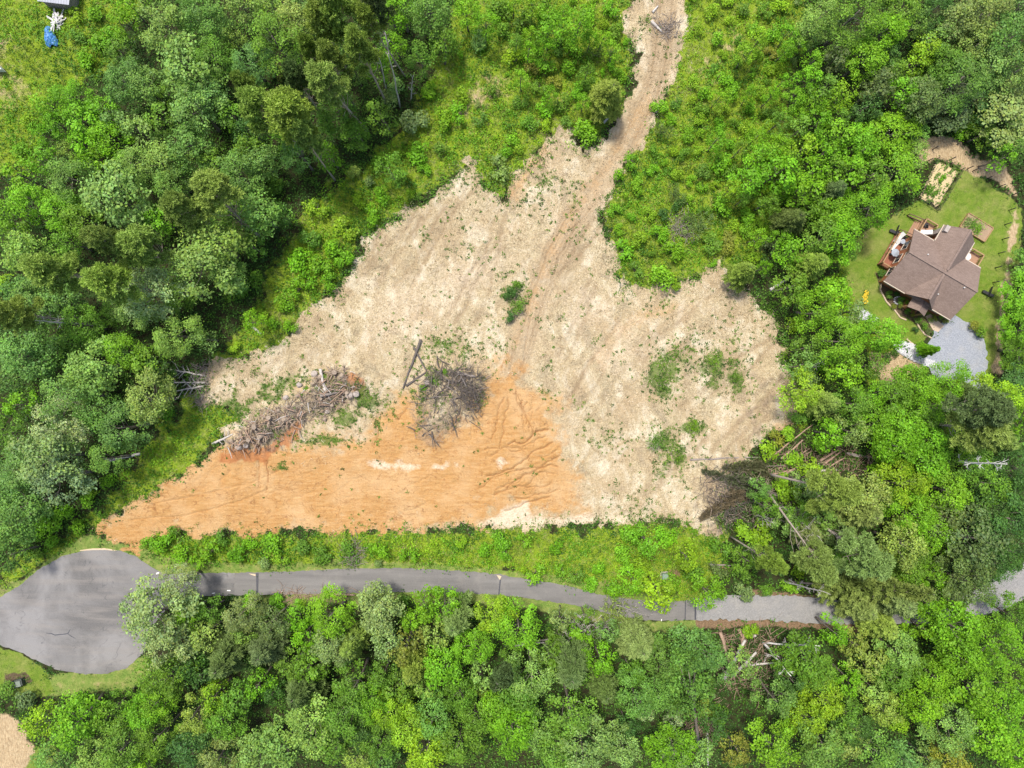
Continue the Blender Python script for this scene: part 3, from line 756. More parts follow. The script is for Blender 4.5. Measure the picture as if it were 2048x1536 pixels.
TEMPL['W'] = [(make_shrub(*shrub_q(1.5, 450+i, True), shrub_stems(1.5, 50+i)), 1.5, 2.1) for i in range(3)]

COL = {  # leaf colour and its plain word
 'p': ((.190,.335,.065), 'pale green'), 'u': ((.125,.265,.048), 'blue-green'), 'm': ((.115,.245,.022), 'mid-green'),
 'g': ((.150,.350,.013), 'bright green'), 'l': ((.200,.370,.016), 'lime green'), 'd': ((.060,.145,.024), 'dark green'),
 'o': ((.240,.350,.062), 'olive green'), 's': ((.235,.345,.12), 'silvery green'), 'y': ((.205,.240,.030), 'yellow-green'),
 'k': ((.120,.185,.055), 'grey-green'), 'w': ((.20,.29,.075), 'pale olive green')}
KIND = {'B': 'broadleaf tree', 'b': 'young tree', 'P': 'pine', 'C': 'conifer', 'S': 'shrub', 'W': 'wispy shrub'}
GROUP = {'B': 'broadleaf trees of the woods', 'b': 'young broadleaf trees', 'P': 'tall pines with bare trunks', 'C': 'feathery conifers', 'S': 'shrubs and saplings', 'W': 'shrubs and saplings'}
used = set(); PLANTS = []
def copy_tree(o, parent=None):
    c = o.copy(); C.objects.link(c)
    if parent: c.parent = parent
    for ch in o.children: copy_tree(ch, c)
    return c
def place(k, px, py, rpx, colk, base=None, hmul=1.0):
    if k == 'B' and rpx < 33: k = 'b'
    rr = random.Random(int(px*7+py*131+rpx))
    i = rr.randrange(len(TEMPL[k])); T, r0, h0 = TEMPL[k][i]
    if px > 1870 and 190 < py < 300: py -= 14
    rm = rpx/S
    if px > 2005 and 480 < py < 790: px += 12
    if 1815 < px < 1990 and 735 < py < 800 and k == 'B': py += 14; rpx *= .80; rm = rpx/S
    if k in 'Bb': h = (3.6+2.3*rm)*hmul; zc = .66*h
    elif k == 'P': h = (19+rr.uniform(-2, 3))*hmul; zc = .80*h
    elif k == 'C': h = (4+2.4*rm)*hmul; zc = .6*h
    else: h = (rm*1.25+.25)*hmul; zc = .6*h
    if px > 2000 and 480 < py < 820 or (px > 1870 and 190 < py < 300) or (1760 < px < 1850 and 240 < py < 360): h *= .55; zc *= .55
    f = (H-zc)/H
    r = rm*f*(1.15 if k in 'BbP' else 1.06)
    cw = gp(px, py, zc)
    if base is None:
        bx, by = cw[0]+rr.uniform(-.3, .3)*r*.6, cw[1]+rr.uniform(-.3, .3)*r*.6
    else:
        bx, by = gp(*base)[:2]
    bz = gz(bx, by)
    if k in 'SW' : bz -= .05
    if (k, i) in used: o = copy_tree(T)
    else: o = T; used.add((k, i))
    ax = Vector((cw[0]-bx, cw[1]-by, zc-bz)); L_ = ax.length
    o.location = (bx, by, bz)
    q = Vector((0, 0, 1)).rotation_difference(ax.normalized()) @ Quaternion((0, 0, 1), rr.uniform(0, 6.283))
    o.rotation_euler = q.to_euler()
    s = r/r0
    o.scale = (s*rr.uniform(.93, 1.07), s*rr.uniform(.93, 1.07), h/h0*L_/zc)
    col, word = COL[colk]
    v = rr.uniform(.88, 1.14)
    for ch in o.children:
        if ch.name.split('.')[0] in ('crown', 'foliage'):
            ch.color = (col[0]*v*rr.uniform(.92, 1.1), col[1]*v, col[2]*v*rr.uniform(.8, 1.25), 1)
    o['category'] = {'B': 'tree', 'b': 'young tree', 'P': 'pine tree', 'C': 'conifer'}.get(k, 'shrub')
    o['group'] = GROUP[k]
    PLANTS.append((o, px, py, rpx, k, word))
    return o

TREES = '''
S 150 30 18 l;S 190 22 22 g;B 247 44 28 g;B 257 10 25 g;S 225 75 28 g;S 190 85 25 g;S 150 75 20 m;S 170 115 22 g;B 240 105 26 m;B 328 54 52 p;B 372 128 54 p;B 291 168 36 p;B 250 162 38 u;B 393 217 48 u;B 402 30 45 u
B 217 278 34 g;B 142 195 34 g;B 100 208 30 g;B 165 240 32 g;B 120 248 28 g;B 203 222 28 g;B 85 265 24 g;B 170 288 26 g;B 281 262 32 p;B 325 240 28 m;B 379 294 42 u;B 325 325 42 p;B 142 359 42 u;B 223 389 60 p;B 342 365 34 u;P 430 386 44 o 520 474;P 362 416 36 o
B 60 400 38 g;B 44 355 30 g;B 20 423 30 g;B 85 325 28 g;B 20 470 30 m;B 423 481 60 p;P 217 484 34 o;P 281 491 48 o;B 129 487 30 m;B 44 508 42 p;B 480 345 40 u;B 500 300 30 m;S 40 300 18 g;S 55 240 16 l;B 270 330 34 p;B 180 330 32 g;B 120 420 34 g;B 160 440 34 m
B 484 12 32 p;B 537 10 30 p;B 605 15 30 p;B 595 45 36 o;B 552 80 52 m;B 425 45 35 u;B 428 117 40 m;B 416 200 38 u;B 505 127 38 u;P 490 172 24 o;S 552 143 20 y;P 673 18 44 o;P 640 45 30 o;P 742 48 26 o 810 152;P 752 8 30 k;B 673 72 40 p;P 662 117 30 o;P 620 102 22 o;P 720 98 36 o 773 206;P 595 156 28 k;P 654 170 42 o 735 262;b 712 146 20 p;P 517 211 44 o;P 576 225 50 o 606 312;P 609 273 28 o 670 360
B 780 16 30 g;B 787 88 22 g;S 781 188 22 w;B 673 225 36 m;b 709 260 26 m;b 761 234 30 m;b 468 234 28 m;b 498 260 30 d;b 805 14 32 g;B 855 20 44 u;b 886 85 30 m;b 842 115 30 m;S 795 176 22 p;S 825 237 28 w;b 970 47 25 g;b 933 20 26 g;S 953 81 22 p;S 923 193 20 l;S 882 237 24 l;S 913 223 24 g;S 855 180 18 g;S 987 183 18 m;S 1001 338 28 w;S 801 305 14 l;S 838 305 24 g;S 818 389 12 l;b 777 338 30 m;b 710 271 26 m;b 656 311 24 g;S 710 345 14 o;S 629 416 26 l;S 690 453 28 l;S 669 497 26 g;S 544 382 20 m;B 517 321 34 u;B 595 311 34 u;B 520 423 42 u;S 551 365 18 m;b 560 430 24 d;b 460 430 30 m
S 570 600 22 g;S 592 572 24 g;S 618 560 22 g;S 600 520 26 g;S 640 525 24 g;S 660 560 20 g;S 525 630 12 l;S 560 610 14 l;S 548 645 16 g;S 690 520 20 g;S 580 650 16 g;S 505 560 20 m;S 620 480 22 m;S 740 430 22 g;S 765 390 20 g;S 720 400 16 l;S 850 340 16 g;S 880 300 18 m;S 800 350 16 m;S 760 320 16 g;S 960 240 18 m
S 1170 265 28 g;C 1215 190 38 o;W 1195 105 22 w;b 1155 50 34 g;b 1100 60 28 g;S 1090 125 24 g;S 1140 130 22 g;S 1150 90 24 g;S 1050 40 24 m;S 1030 115 24 l;S 1075 175 20 m;S 1110 165 16 y;S 1040 200 18 m;S 1090 215 20 g;S 1150 180 18 g;S 1120 205 22 m;S 1060 250 22 m;S 1025 275 20 g;S 1095 250 16 l;S 1040 295 16 l;S 1010 300 18 g;S 1180 20 22 g;S 1220 15 20 g;S 1235 60 18 m;S 1225 130 14 g;S 1010 60 20 m;S 1000 20 26 m;S 1135 240 14 m;S 1240 150 16 g;S 1240 185 16 g;S 1170 170 16 m;S 1065 130 18 y;S 1120 90 20 m;S 1090 20 22 g
B 1640 39 36 p;B 1712 30 52 m;B 1615 66 24 p;B 1771 64 40 g;B 1732 117 36 g;B 1669 117 24 k;b 1625 127 24 g;b 1615 162 24 g;B 1683 191 28 l;B 1761 172 32 k;B 1732 215 28 d;S 1439 78 18 g;S 1509 53 18 g;S 1544 64 20 g;S 1447 111 11 l;S 1517 111 12 l;S 1455 152 20 g;S 1472 182 20 g;S 1521 184 14 l;S 1412 187 18 g;S 1449 221 16 l;S 1502 211 16 g;S 1441 246 14 g;S 1494 250 18 l;S 1462 285 16 g;S 1566 144 12 l;b 1588 203 24 g;b 1630 207 24 g;b 1634 244 28 g;b 1670 273 30 g;b 1556 289 24 g;b 1712 283 32 g;b 1595 262 24 m;B 1560 245 22 m;S 1540 220 18 m;S 1535 255 16 l;b 1600 300 28 l;b 1650 310 28 g;S 1530 20 20 m;S 1490 15 18 m;S 1420 20 18 l;S 1560 15 20 l;S 1395 60 14 l;S 1545 105 16 y;S 1385 165 16 l;S 1405 215 14 m
b 1853 98 26 l;b 1835 125 22 l;B 1960 29 50 w;B 2019 82 52 u;B 1980 130 38 p;B 1921 45 40 w;B 2032 140 40 p;B 1921 160 46 u;B 1902 215 46 k;B 1843 195 36 k;b 1804 185 28 g;B 2019 234 60 w;B 1960 215 42 d;B 1785 264 50 g;b 1755 172 32 k;S 1931 273 24 g;S 1900 255 20 d;B 1870 20 34 d;B 1890 130 34 m;S 1985 285 18 d;B 1950 90 36 w;B 2040 10 40 u;B 1800 20 36 m
C 1487 544 28 o;W 1355 384 24 w;W 1407 452 28 w;W 1385 440 18 w;C 1583 441 32 k;C 1661 384 30 k;C 1622 530 34 o;b 1608 384 34 g;b 1554 345 38 g;b 1495 364 30 g;S 1450 409 24 g;S 1493 433 18 g;S 1491 468 18 g;S 1358 411 16 d;S 1329 427 14 d;S 1320 470 22 g;S 1347 505 24 g;S 1421 489 24 m;S 1325 554 26 g;S 1384 360 13 g;S 1440 325 24 g;b 1522 315 28 g;b 1632 420 30 m;B 1671 437 36 g;B 1642 476 36 m;b 1687 490 30 m;b 1583 505 30 g;b 1661 583 28 g;b 1583 572 32 m;S 1515 448 14 l;S 1544 499 22 k;S 1460 500 18 y;S 1455 475 16 y;S 1505 510 20 l;W 1325 255 24 w;S 1370 310 16 m;S 1350 300 14 l;S 1280 370 20 g;S 1260 320 18 g;S 1395 300 12 l;S 1230 420 16 g;S 1300 430 14 l;S 1250 500 24 g;S 1280 480 18 l;S 1275 540 20 m;S 1350 570 14 l;S 1410 340 18 m;S 1465 345 20 m;S 1380 400 12 l;S 1430 370 10 l;S 1240 350 16 g;S 1310 300 14 m;S 1410 420 16 m;S 1320 215 18 g;S 1340 240 14 g;S 1350 205 14 m;S 1375 270 16 g
B 1791 345 50 g;b 1722 300 34 g;B 1737 416 42 g;B 1682 478 42 g;b 1622 345 34 g;b 1550 300 28 l;b 1580 330 26 m;b 1700 345 34 g;b 1665 335 30 m;b 1740 350 34 m;B 1830 305 28 p
B 1636 622 38 g;b 1669 588 32 g;S 1587 647 22 l;b 1701 628 28 w;B 1682 682 44 g;b 1617 697 26 m;B 1760 668 40 g;b 1688 742 32 g;S 1620 757 22 w;B 1600 783 38 l;C 1652 807 30 o;B 1708 807 36 m;b 1740 794 30 g;B 1832 755 46 g;B 1870 794 48 g;B 1900 745 46 g;B 1962 765 46 l;B 2000 796 40 l;C 1913 785 32 k;P 1968 820 45 k;P 1962 858 46 o;C 1992 882 36 w;b 2027 832 30 g;B 2030 593 38 g;B 2032 658 40 g;B 2029 706 38 m;B 2032 762 36 d;B 2042 530 30 m;S 1580 866 16 l;S 1555 879 20 y;S 1535 908 26 l;b 1701 862 34 w;B 1805 853 40 g;B 1789 888 42 g;B 1854 886 42 g;B 1913 886 36 l;B 1848 920 42 g;S 1624 934 28 l;S 1590 925 20 l;B 1805 966 48 l;B 1734 992 42 w;P 1669 982 44 o 1532 947;S 1580 990 26 l;S 1560 960 18 l;B 1887 983 46 g;B 1968 970 44 m;B 2029 936 44 d;B 1968 1016 44 d;B 2029 1000 50 d;B 1822 1024 46 g;B 1887 1032 40 k;B 1760 850 36 g;b 1660 870 28 g;S 1640 890 18 g;S 1750 930 24 g;B 1845 830 36 m;B 1790 790 36 m;B 1740 730 28 m;S 1640 720 22 g;S 1600 830 20 m;B 1935 925 40 m;B 2010 960 36 d;C 1860 700 14 g
S 1521 1066 28 l;P 1542 1122 28 o 1462 1074;S 1594 1142 20 l;C 1615 1063 32 w;P 1633 1118 40 w 1535 985;C 1727 1024 40 w;B 1905 1168 40 k;B 1992 1125 38 d;B 1852 1205 32 g;b 1895 1218 34 g;C 1722 1215 32 w;B 1820 1130 36 m;P 1730 1114 50 w 1594 1016;B 1807 1090 46 o;C 1744 1178 42 w 1566 1162;C 1790 1198 44 w;C 1762 1251 32 o;B 1863 1152 28 g;B 1860 1065 40 g;B 1954 1072 60 k;B 1936 1157 50 k;B 2006 1037 55 d;B 2020 1100 42 d;B 1842 1252 30 g;B 1912 1253 50 g;B 1982 1288 56 g;B 1929 1316 46 g;B 2026 1228 34 m;B 1797 1299 36 p;b 1737 1321 32 o;b 1709 1286 26 o;B 1615 1314 44 m;b 1668 1264 26 g;B 1786 1350 34 m;b 1695 1360 30 g;b 1744 1377 28 p;B 1647 1396 40 l;B 1552 1396 38 u;B 1615 1438 38 l;B 1709 1456 34 d;S 1797 1454 25 l;B 1849 1403 42 g;B 1954 1369 56 g;B 2008 1421 50 g;B 1982 1473 50 g;B 1901 1456 46 p;B 2026 1508 40 g;B 1901 1515 38 y;B 1744 1500 46 u;B 1640 1490 46 u;B 1797 1518 40 u;B 1552 1490 46 g;b 1695 1484 30 o;B 1690 1420 32 m;B 1640 1350 34 m;S 1480 1150 22 m;S 1440 1140 20 k;b 1830 1330 32 m;B 1870 1350 36 g;b 1580 1360 26 d;S 1585 1170 20 l;S 1530 1180 18 m;B 1770 1420 34 o;B 1680 1070 34 w
B 1035 1252 44 g;S 1072 1150 24 g;S 1045 1136 12 l;b 1122 1237 24 w;S 1164 1270 28 g;W 1240 1225 36 w;C 1276 1288 40 w;C 1140 1334 44 k;C 1206 1372 34 k;B 1394 1300 48 u;B 1377 1360 50 u 1397 1488;B 1272 1389 42 u;b 1290 1418 20 s;b 1345 1435 18 s;B 1063 1351 46 p;B 1042 1396 40 m;B 1140 1414 50 m;B 1168 1491 52 p;B 1115 1501 40 m;B 1028 1456 46 g;B 1070 1466 34 p;B 1241 1491 38 p;b 1258 1454 22 d;B 1342 1500 44 g;B 1377 1518 44 p;B 1471 1498 30 y;S 1443 1430 26 m;B 1297 1082 32 g;b 1370 1110 30 l;S 1335 1072 22 g;b 1314 1183 36 l;b 1265 1162 28 g;S 1227 1176 24 g;b 1415 1183 32 g;S 1349 1166 22 g;S 1489 1188 22 w;S 1447 1096 26 m;S 1496 1062 26 l;S 1262 1072 22 g;B 1330 1320 38 u;S 1110 1270 18 m;b 1100 1310 28 m;B 1200 1320 30 g;b 1170 1230 18 m;B 1320 1390 34 u;S 1410 1420 22 o;S 1240 1110 20 g;S 1200 1140 18 g;S 1180 1170 18 g;S 1150 1155 18 m;S 1120 1140 16 g;S 1390 1150 24 m;S 1285 1130 20 l;S 1250 1135 18 g;S 1110 1095 16 g;S 1500 1260 18 l;B 1430 1450 28 d
B 758 1222 42 s;b 772 1292 26 s;b 747 1188 24 s;B 661 1229 42 g;S 556 1203 18 g;S 605 1211 13 l;B 667 1292 40 w;C 702 1288 34 o;B 545 1246 34 k;C 531 1299 38 k;C 605 1379 40 k;B 709 1368 44 m;B 744 1403 40 g;B 695 1421 45 m;b 814 1292 34 y;C 828 1337 34 o;B 887 1337 40 g;C 912 1239 36 w;b 849 1210 30 g;b 886 1212 30 g;B 947 1292 36 g;B 989 1228 36 l;P 1005 1352 28 k 984 1391;S 957 1388 22 o;B 779 1420 36 l;B 814 1452 40 l;B 852 1505 46 l;B 866 1435 40 u;B 912 1484 44 m;B 950 1438 36 m;B 996 1428 36 g;B 622 1456 52 p;B 563 1491 50 p;B 517 1505 44 p;B 674 1473 44 m;B 723 1466 34 d;B 716 1518 36 o;b 517 1368 30 g;b 549 1386 26 d;S 800 1205 18 m;S 920 1200 16 g;b 800 1370 30 m;B 760 1480 36 m;b 610 1270 28 g;B 620 1330 32 m;S 500 1205 20 g;b 870 1270 28 o;B 920 1390 34 m
S 300 1090 20 g;S 330 1088 22 g;S 365 1105 22 g;S 345 1065 16 m;S 420 1096 24 g;S 470 1108 22 g;S 540 1092 24 g;S 600 1097 20 m;S 500 1082 18 g;S 560 1120 16 l;S 640 1114 22 m;S 755 1105 22 g;S 757 1126 10 s;S 820 1110 22 g;S 875 1106 10 l;S 1010 1098 22 g;S 1000 1076 18 g;S 1050 1082 18 g;S 395 1125 18 g;S 690 1100 18 m;S 445 1075 16 m;S 525 1128 16 s;S 970 1100 16 g;S 920 1085 14 l
B 314 1229 60 s;B 356 1168 36 s;b 276 1204 28 s;B 333 1282 46 s;B 485 1229 36 w;b 412 1274 32 o;C 454 1316 46 k;B 335 1358 42 m;b 377 1327 30 d;b 433 1393 30 l;B 286 1421 38 g;b 216 1435 30 m;B 147 1449 48 g;b 84 1442 34 l;S 164 1412 26 g;B 314 1403 34 g;B 391 1431 36 o;B 244 1491 46 m;B 195 1512 42 p;B 115 1526 42 u;B 377 1498 38 d;B 314 1473 38 m;B 440 1515 42 w;S 45 1400 26 k;S 8 1378 22 m;B 450 1440 36 m;b 480 1390 30 m;b 400 1350 28 d;b 420 1220 24 m;b 300 1345 30 m
P 102 541 46 o;P 220 564 44 o;B 305 587 56 s;B 406 534 62 p;B 454 546 36 p;B 264 612 42 p;B 355 671 42 p;B 68 614 44 u;P 30 629 34 o;B 125 608 36 u;B 51 712 50 u;B 95 712 36 d;B 190 732 46 p;b 162 763 34 p;B 135 800 56 u;B 122 844 52 s;B 190 824 42 u;B 298 793 48 w;B 244 854 44 u;B 85 915 62 s;B 118 959 50 s;B 216 915 36 u;B 44 942 42 u;b 142 692 30 m;B 244 702 36 g;b 298 719 30 m;S 474 583 26 m;S 467 693 13 l;b 41 807 30 g;B 17 756 32 u;S 10 568 26 l;B 34 580 30 u;B 14 1054 44 u;B 45 1010 50 u;B 10 985 36 u;b 30 1110 28 d;B 20 870 40 m;B 360 585 38 m;B 165 650 36 m;b 320 740 26 d;S 70 1065 22 g;S 100 1040 26 g;S 130 1030 22 g;S 60 1100 22 m;S 170 1000 20 g;S 150 1055 20 g;S 210 960 18 g;S 330 830 18 g;S 100 1080 18 g;S 185 985 16 l
S 560 800 8 m;S 530 824 9 m;S 612 776 8 g;S 648 757 8 m;S 588 836 7 m;S 505 862 7 g;S 868 766 10 m;S 850 800 9 d;S 955 800 8 m;S 888 744 9 m;S 846 775 8 g;S 905 800 7 m;S 1022 588 15 d;S 1031 613 17 m;S 1034 570 11 m;S 1018 632 13 d;W 1346 912 22 l;W 1318 885 24 m;W 1385 856 16 l;W 1320 765 18 m;W 1430 720 15 l;W 1472 762 13 m
S 1952 651 13 y;S 1966 662 17 m;S 1843 692 11 g;S 1809 672 0.1 g
'''
for line in TREES.strip().splitlines():
    for e in line.split(';'):
        q = e.split()
        if not q or float(q[3]) < 1: continue
        base = (float(q[5]), float(q[6])) if len(q) > 6 else None
        place(q[0], float(q[1]), float(q[2]), float(q[3]), q[4], base)

# ---------------------------------------------------------------- the house
def shingles():
    m = NB('brown_shingles')
    co = m.pos(obj=True)
    b = m.n('ShaderNodeTexBrick'); b.inputs['Scale'].default_value = 1.0
    b.inputs['Brick Width'].default_value = 0.33; b.inputs['Row Height'].default_value = 0.15; b.inputs['Mortar Size'].default_value = 0.008
    b.inputs['Color1'].default_value = (0.155,0.108,0.086,1); b.inputs['Color2'].default_value = (0.23,0.165,0.135,1); b.inputs['Mortar'].default_value = (0.07,0.05,0.045,1)
    m.L(co, b.inputs['Vector'])
    f = m.noise(7, 4, 0.8, co); l = m.noise(0.5, 4, 0.6, co)
    c = m.mix(0.35, b.outputs['Color'], m.ramp(f, [(0.3, (0.09,0.062,0.05)), (0.7, (0.33,0.245,0.20))]))
    c = m.mix(m.ramp(l, [(0.45, 0), (0.7, 0.3)]), c, (0.27,0.20,0.165))
    m.col(c); m.rough(0.9); m.bump(f, 0.4, 0.02)
    return m.m
M_ROOF = shingles()
def siding(name, c, per=6.0):
    m = NB(name)
    wv = m.n('ShaderNodeTexWave'); wv.bands_direction = 'Z'; wv.inputs['Scale'].default_value = per/2; wv.inputs['Distortion'].default_value = 0.3
    m.L(m.pos(obj=True), wv.inputs['Vector'])
    f = m.noise(4, 5, 0.7, m.pos((1, 1, 5), obj=True))
    m.col(m.mix(f, tuple(x*.7 for x in c), tuple(min(1, x*1.25) for x in c))); m.rough(0.75); m.bump(wv.outputs[0], 0.5, 0.05)
    return m.m
M_WALL = siding('log_siding', (0.34,0.125,0.055))
def boards(name, c, ax='X', per=7.0):
    m = NB(name)
    wv = m.n('ShaderNodeTexWave'); wv.bands_direction = ax; wv.wave_profile = 'SAW'; wv.inputs['Scale'].default_value = per/2
    m.L(m.pos(obj=True), wv.inputs['Vector'])
    f = m.noise(3, 5, 0.7, m.pos(obj=True))
    cc = m.mix(f, tuple(x*.75 for x in c), tuple(min(1, x*1.2) for x in c))
    m.col(m.mix(m.ramp(wv.outputs[0], [(0.0, 0.7), (0.12, 0.0)]), cc, tuple(x*.35 for x in c))); m.rough(0.8)
    return m.m
M_DECK = boards('deck_boards', (0.33,0.19,0.115))
M_RAIL = simple('cedar_rail', (0.31,0.19,0.09), 0.7, 0.25, 4)
M_BEAM = simple('dark_stain', (0.12,0.065,0.04), 0.75, 0.3, 4)
M_TRIM = simple('trim_paint', (0.50,0.42,0.33), 0.6, 0.1, 4, 0.05)
M_STONE = simple('chimney_stone', (0.34,0.30,0.27), 0.9, 0.45, 5, 0.8)
m = NB('window_glass'); m.col((0.03,0.04,0.05)); m.rough(0.08); m.b.inputs['Specular IOR Level'].default_value = 0.6; M_GLASS = m.m
M_WHITE = simple('white_plastic', (0.60,0.60,0.58), 0.5, 0.06, 5, 0.05)
M_BLACK = simple('black_metal', (0.022,0.022,0.024), 0.5, 0.3, 6, 0.1)
M_RED = simple('red_fabric', (0.5,0.04,0.05), 0.8, 0.2, 6, 0.1)
M_GREYF = simple('grey_fabric', (0.30,0.33,0.38), 0.8, 0.2, 6, 0.1)

ZE, ZR, ZD = 3.2, 5.8, 0.7     # eaves, ridge, deck level
P0 = gp(1882, 541, ZR)
house = empty('brown_house', (P0[0], P0[1], 0))
U = Vector((0.862, -0.507, 0)).normalized()
HANG = math.atan2(U.y, U.x)
house.rotation_euler = (0, 0, HANG)
tag(house, 'brown shingled cross-gabled house with reddish log walls standing on the mown lawn', 'house')
def hp(x, y, z):
    """a place given in the house's own axes"""
    return Vector((P0[0], P0[1], 0)) + Matrix.Rotation(HANG, 3, 'Z') @ Vector((x, y, z))
# walls
mb = MB()
X0, X1, Y0, Y1 = -4.75, 5.6, -3.75, 3.85
NX0, NX1, NY = -1.25, 2.75, 6.75
SX0, SX1, SY = -1.1, 2.4, -4.0
zt = ZE-0.1
mb.box(X0, X1, Y0, Y1, -0.4, zt)
mb.box(NX0, NX1, Y1+.003, NY, -0.4, zt)
mb.box(-0.0+.15, 2.45, -5.3, Y0-.003, -0.4, 0.35)
for xx, s in ((X0, 1), (X1, -1)):      # gable triangles, 0.15 thick
    yc = (Y0+Y1)/2; hh = ZR-0.3
    a = [(xx, Y0, zt), (xx, Y1, zt), (xx, yc, hh)]; b = [(xx+s*.15, p[1], p[2]) for p in a]
    mb.add(a+b, [(0,1,2), (5,4,3), (0,3,4,1), (1,4,5,2), (2,5,3,0)])
xc = 0.75
a = [(NX0, NY, zt), (NX1, NY, zt), (xc, NY, ZR-.3)]; b = [(p[0], p[1]-.15, p[2]) for p in a]
mb.add(a+b, [(2,1,0), (3,4,5), (0,1,4,3), (1,2,5,4), (2,0,3,5)])
a = [(SX0, SY, zt), (SX1, SY, zt), (.65, SY, ZR-.3)]; b = [(p[0], p[1]+.2, p[2]) for p in a]
mb.add(a+b, [(0,1,2), (5,4,3), (0,3,4,1), (1,4,5,2), (2,5,3,0)])
walls = mb.build('wall', M_WALL, house)
# roof: thick slopes
def slope(mb, pts, th=0.18):
    p = [Vector(q) for q in pts]
    lo = [q-Vector((0, 0, th)) for q in p]
    n = len(p)
    mb.add(p+lo, [tuple(range(n)), tuple(reversed(range(n, 2*n)))]+[(i, i+n, (i+1) % n+n, (i+1) % n) for i in range(n)])
mb = MB()
RX0, RX1, RY0, RY1 = -5.35, 6.15, -4.4, 4.5
yr = 0.05
slope(mb, [(RX0, RY0, ZE), (RX1, RY0, ZE), (RX1, yr, ZR), (RX0, yr, ZR)])
slope(mb, [(RX0, yr, ZR), (RX1, yr, ZR), (RX1, RY1, ZE), (RX0, RY1, ZE)])
# north wing: ridge at x .75, runs into the main north slope
def mainz(y): return ZR-(ZR-ZE)*(abs(y-yr)/(RY1-yr))
NYE = 7.35; nx0, nx1 = -1.8, 3.35
slope(mb, [(nx0, NYE, ZE+.01), (xc, NYE, ZR+.02), (xc, yr, ZR+.02), (nx0, RY1, ZE+.01)][::-1])
slope(mb, [(xc, NYE, ZR+.02), (nx1, NYE, ZE+.01), (nx1, RY1, ZE+.01), (xc, yr, ZR+.02)][::-1])
sx0, sx1, SYE = -1.75, 3.0, -4.5
slope(mb, [(sx0, SYE, ZE+.01), (sx0, RY0, ZE+.01), (.65, yr, ZR+.02), (.65, SYE, ZR+.02)][::-1])
slope(mb, [(.65, SYE, ZR+.02), (.65, yr, ZR+.02), (sx1, RY0, ZE+.01), (sx1, SYE, ZE+.01)][::-1])
roof = mb.build('roof', M_ROOF, house)
mb = MB()      # ridge caps
mb.bar((RX0-.01, yr, ZR+.035), (RX1+.01, yr, ZR+.035), .34, .05)
mb.bar((xc, .5, ZR+.05), (xc, NYE+.01, ZR+.05), .3, .05)
mb.bar((.65, -.3, ZR+.05), (.65, SYE-.01, ZR+.05), .3, .05)
mb.build('ridge_cap', M_ROOF, roof)
mb = MB()      # fascia and gutters round the eaves
for a, b in (((RX0, RY0-.06, ZE-.1), (sx0, RY0-.06, ZE-.1)), ((sx1, RY0-.06, ZE-.1), (RX1, RY0-.06, ZE-.1)), ((RX0, RY1+.06, ZE-.1), (nx0, RY1+.06, ZE-.1)), ((nx1, RY1+.06, ZE-.1), (RX1, RY1+.06, ZE-.1)), ((nx1+.06, RY1, ZE-.1), (nx1+.06, NYE, ZE-.1)), ((nx0-.06, RY1, ZE-.1), (nx0-.06, NYE, ZE-.1))):
    mb = MB(); mb.bar(a, b, .12, .14); mb.build('gutter', M_TRIM, roof)
for x, y in ((-2.6, 1.3), (4.2, -.4), (2.0, -2.6)):
    mb = MB(); z = mainz(y); mb.tube([(x, y, z-.1), (x, y, z+.35)], .07, 8); mb.build('vent_pipe', M_WHITE, roof)
mb = MB()      # porch roof
PYE = -5.75
slope(mb, [(-.15, PYE, 2.65), (-.15, -3.85, 2.65), (1.3, -3.85, 3.45), (1.3, PYE, 3.45)][::-1], .14)
slope(mb, [(1.3, PYE, 3.45), (1.3, -3.85, 3.45), (2.75, -3.85, 2.65), (2.75, PYE, 2.65)][::-1], .14)
mb.build('porch_roof', M_ROOF, house)
for x in (.1, 2.5):
    mb = MB(); mb.box(x-.1, x+.1, -5.5, -5.3, .352, 2.62); mb.build('porch_post', M_RAIL, house)
mb = MB(); mb.box(-1.75, -1.253, 6.2, 7.1, -.3, 3.9); mb.box(-1.8, -1.2, 6.15, 7.15, 3.9, 4.05); mb.build('chimney', M_STONE, house)
def window(cx, cy, cz, wd, ht, axis, sgn):
    f = MB(); g = MB(); t = .05
    def bx(mb_, u0, u1, z0, z1, d0, d1):
        if axis == 'x':
            a_, b_ = sorted((cx+sgn*d0, cx+sgn*d1)); mb_.box(a_, b_, cy+u0, cy+u1, cz+z0, cz+z1)
        else:
            a_, b_ = sorted((cy+sgn*d0, cy+sgn*d1)); mb_.box(cx+u0, cx+u1, a_, b_, cz+z0, cz+z1)
    h2, w2 = ht/2, wd/2
    bx(f, -w2-.1, w2+.1, h2, h2+.1, 0.002, .07); bx(f, -w2-.1, w2+.1, -h2-.1, -h2, 0.002, .09)
    bx(f, -w2-.1, -w2, -h2, h2, 0.002, .07); bx(f, w2, w2+.1, -h2, h2, 0.002, .07); bx(f, -.03, .03, -h2, h2, .022, .05)
    fo = f.build('window', M_TRIM, house)
    bx(g, -w2, w2, -h2, h2, .004, .02); g.build('pane', M_GLASS, fo)
for y in (-2.2, 0, 2.3): window(X0, y, 2.0, 1.3, 1.4, 'x', -1)
window(X0, .05, 4.1, 1.2, .8, 'x', -1)
for y in (-2.0, 1.0): window(X1, y, 1.9, 1.2, 1.3, 'x', 1)
for x in (-3.5, 4.2): window(x, Y0, 1.8, 1.4, 1.3, 'y', -1)
window(.75, NY, 1.9, 1.6, 1.4, 'y', 1)
mb = MB(); mb.box(.85, 1.8, Y0-.08, Y0-.005, .35, 2.5); d = mb.build('door', M_BEAM, house)
mb = MB(); mb.box(1.66, 1.72, Y0-.14, Y0-.085, 1.35, 1.45); mb.build('handle', M_BLACK, d)
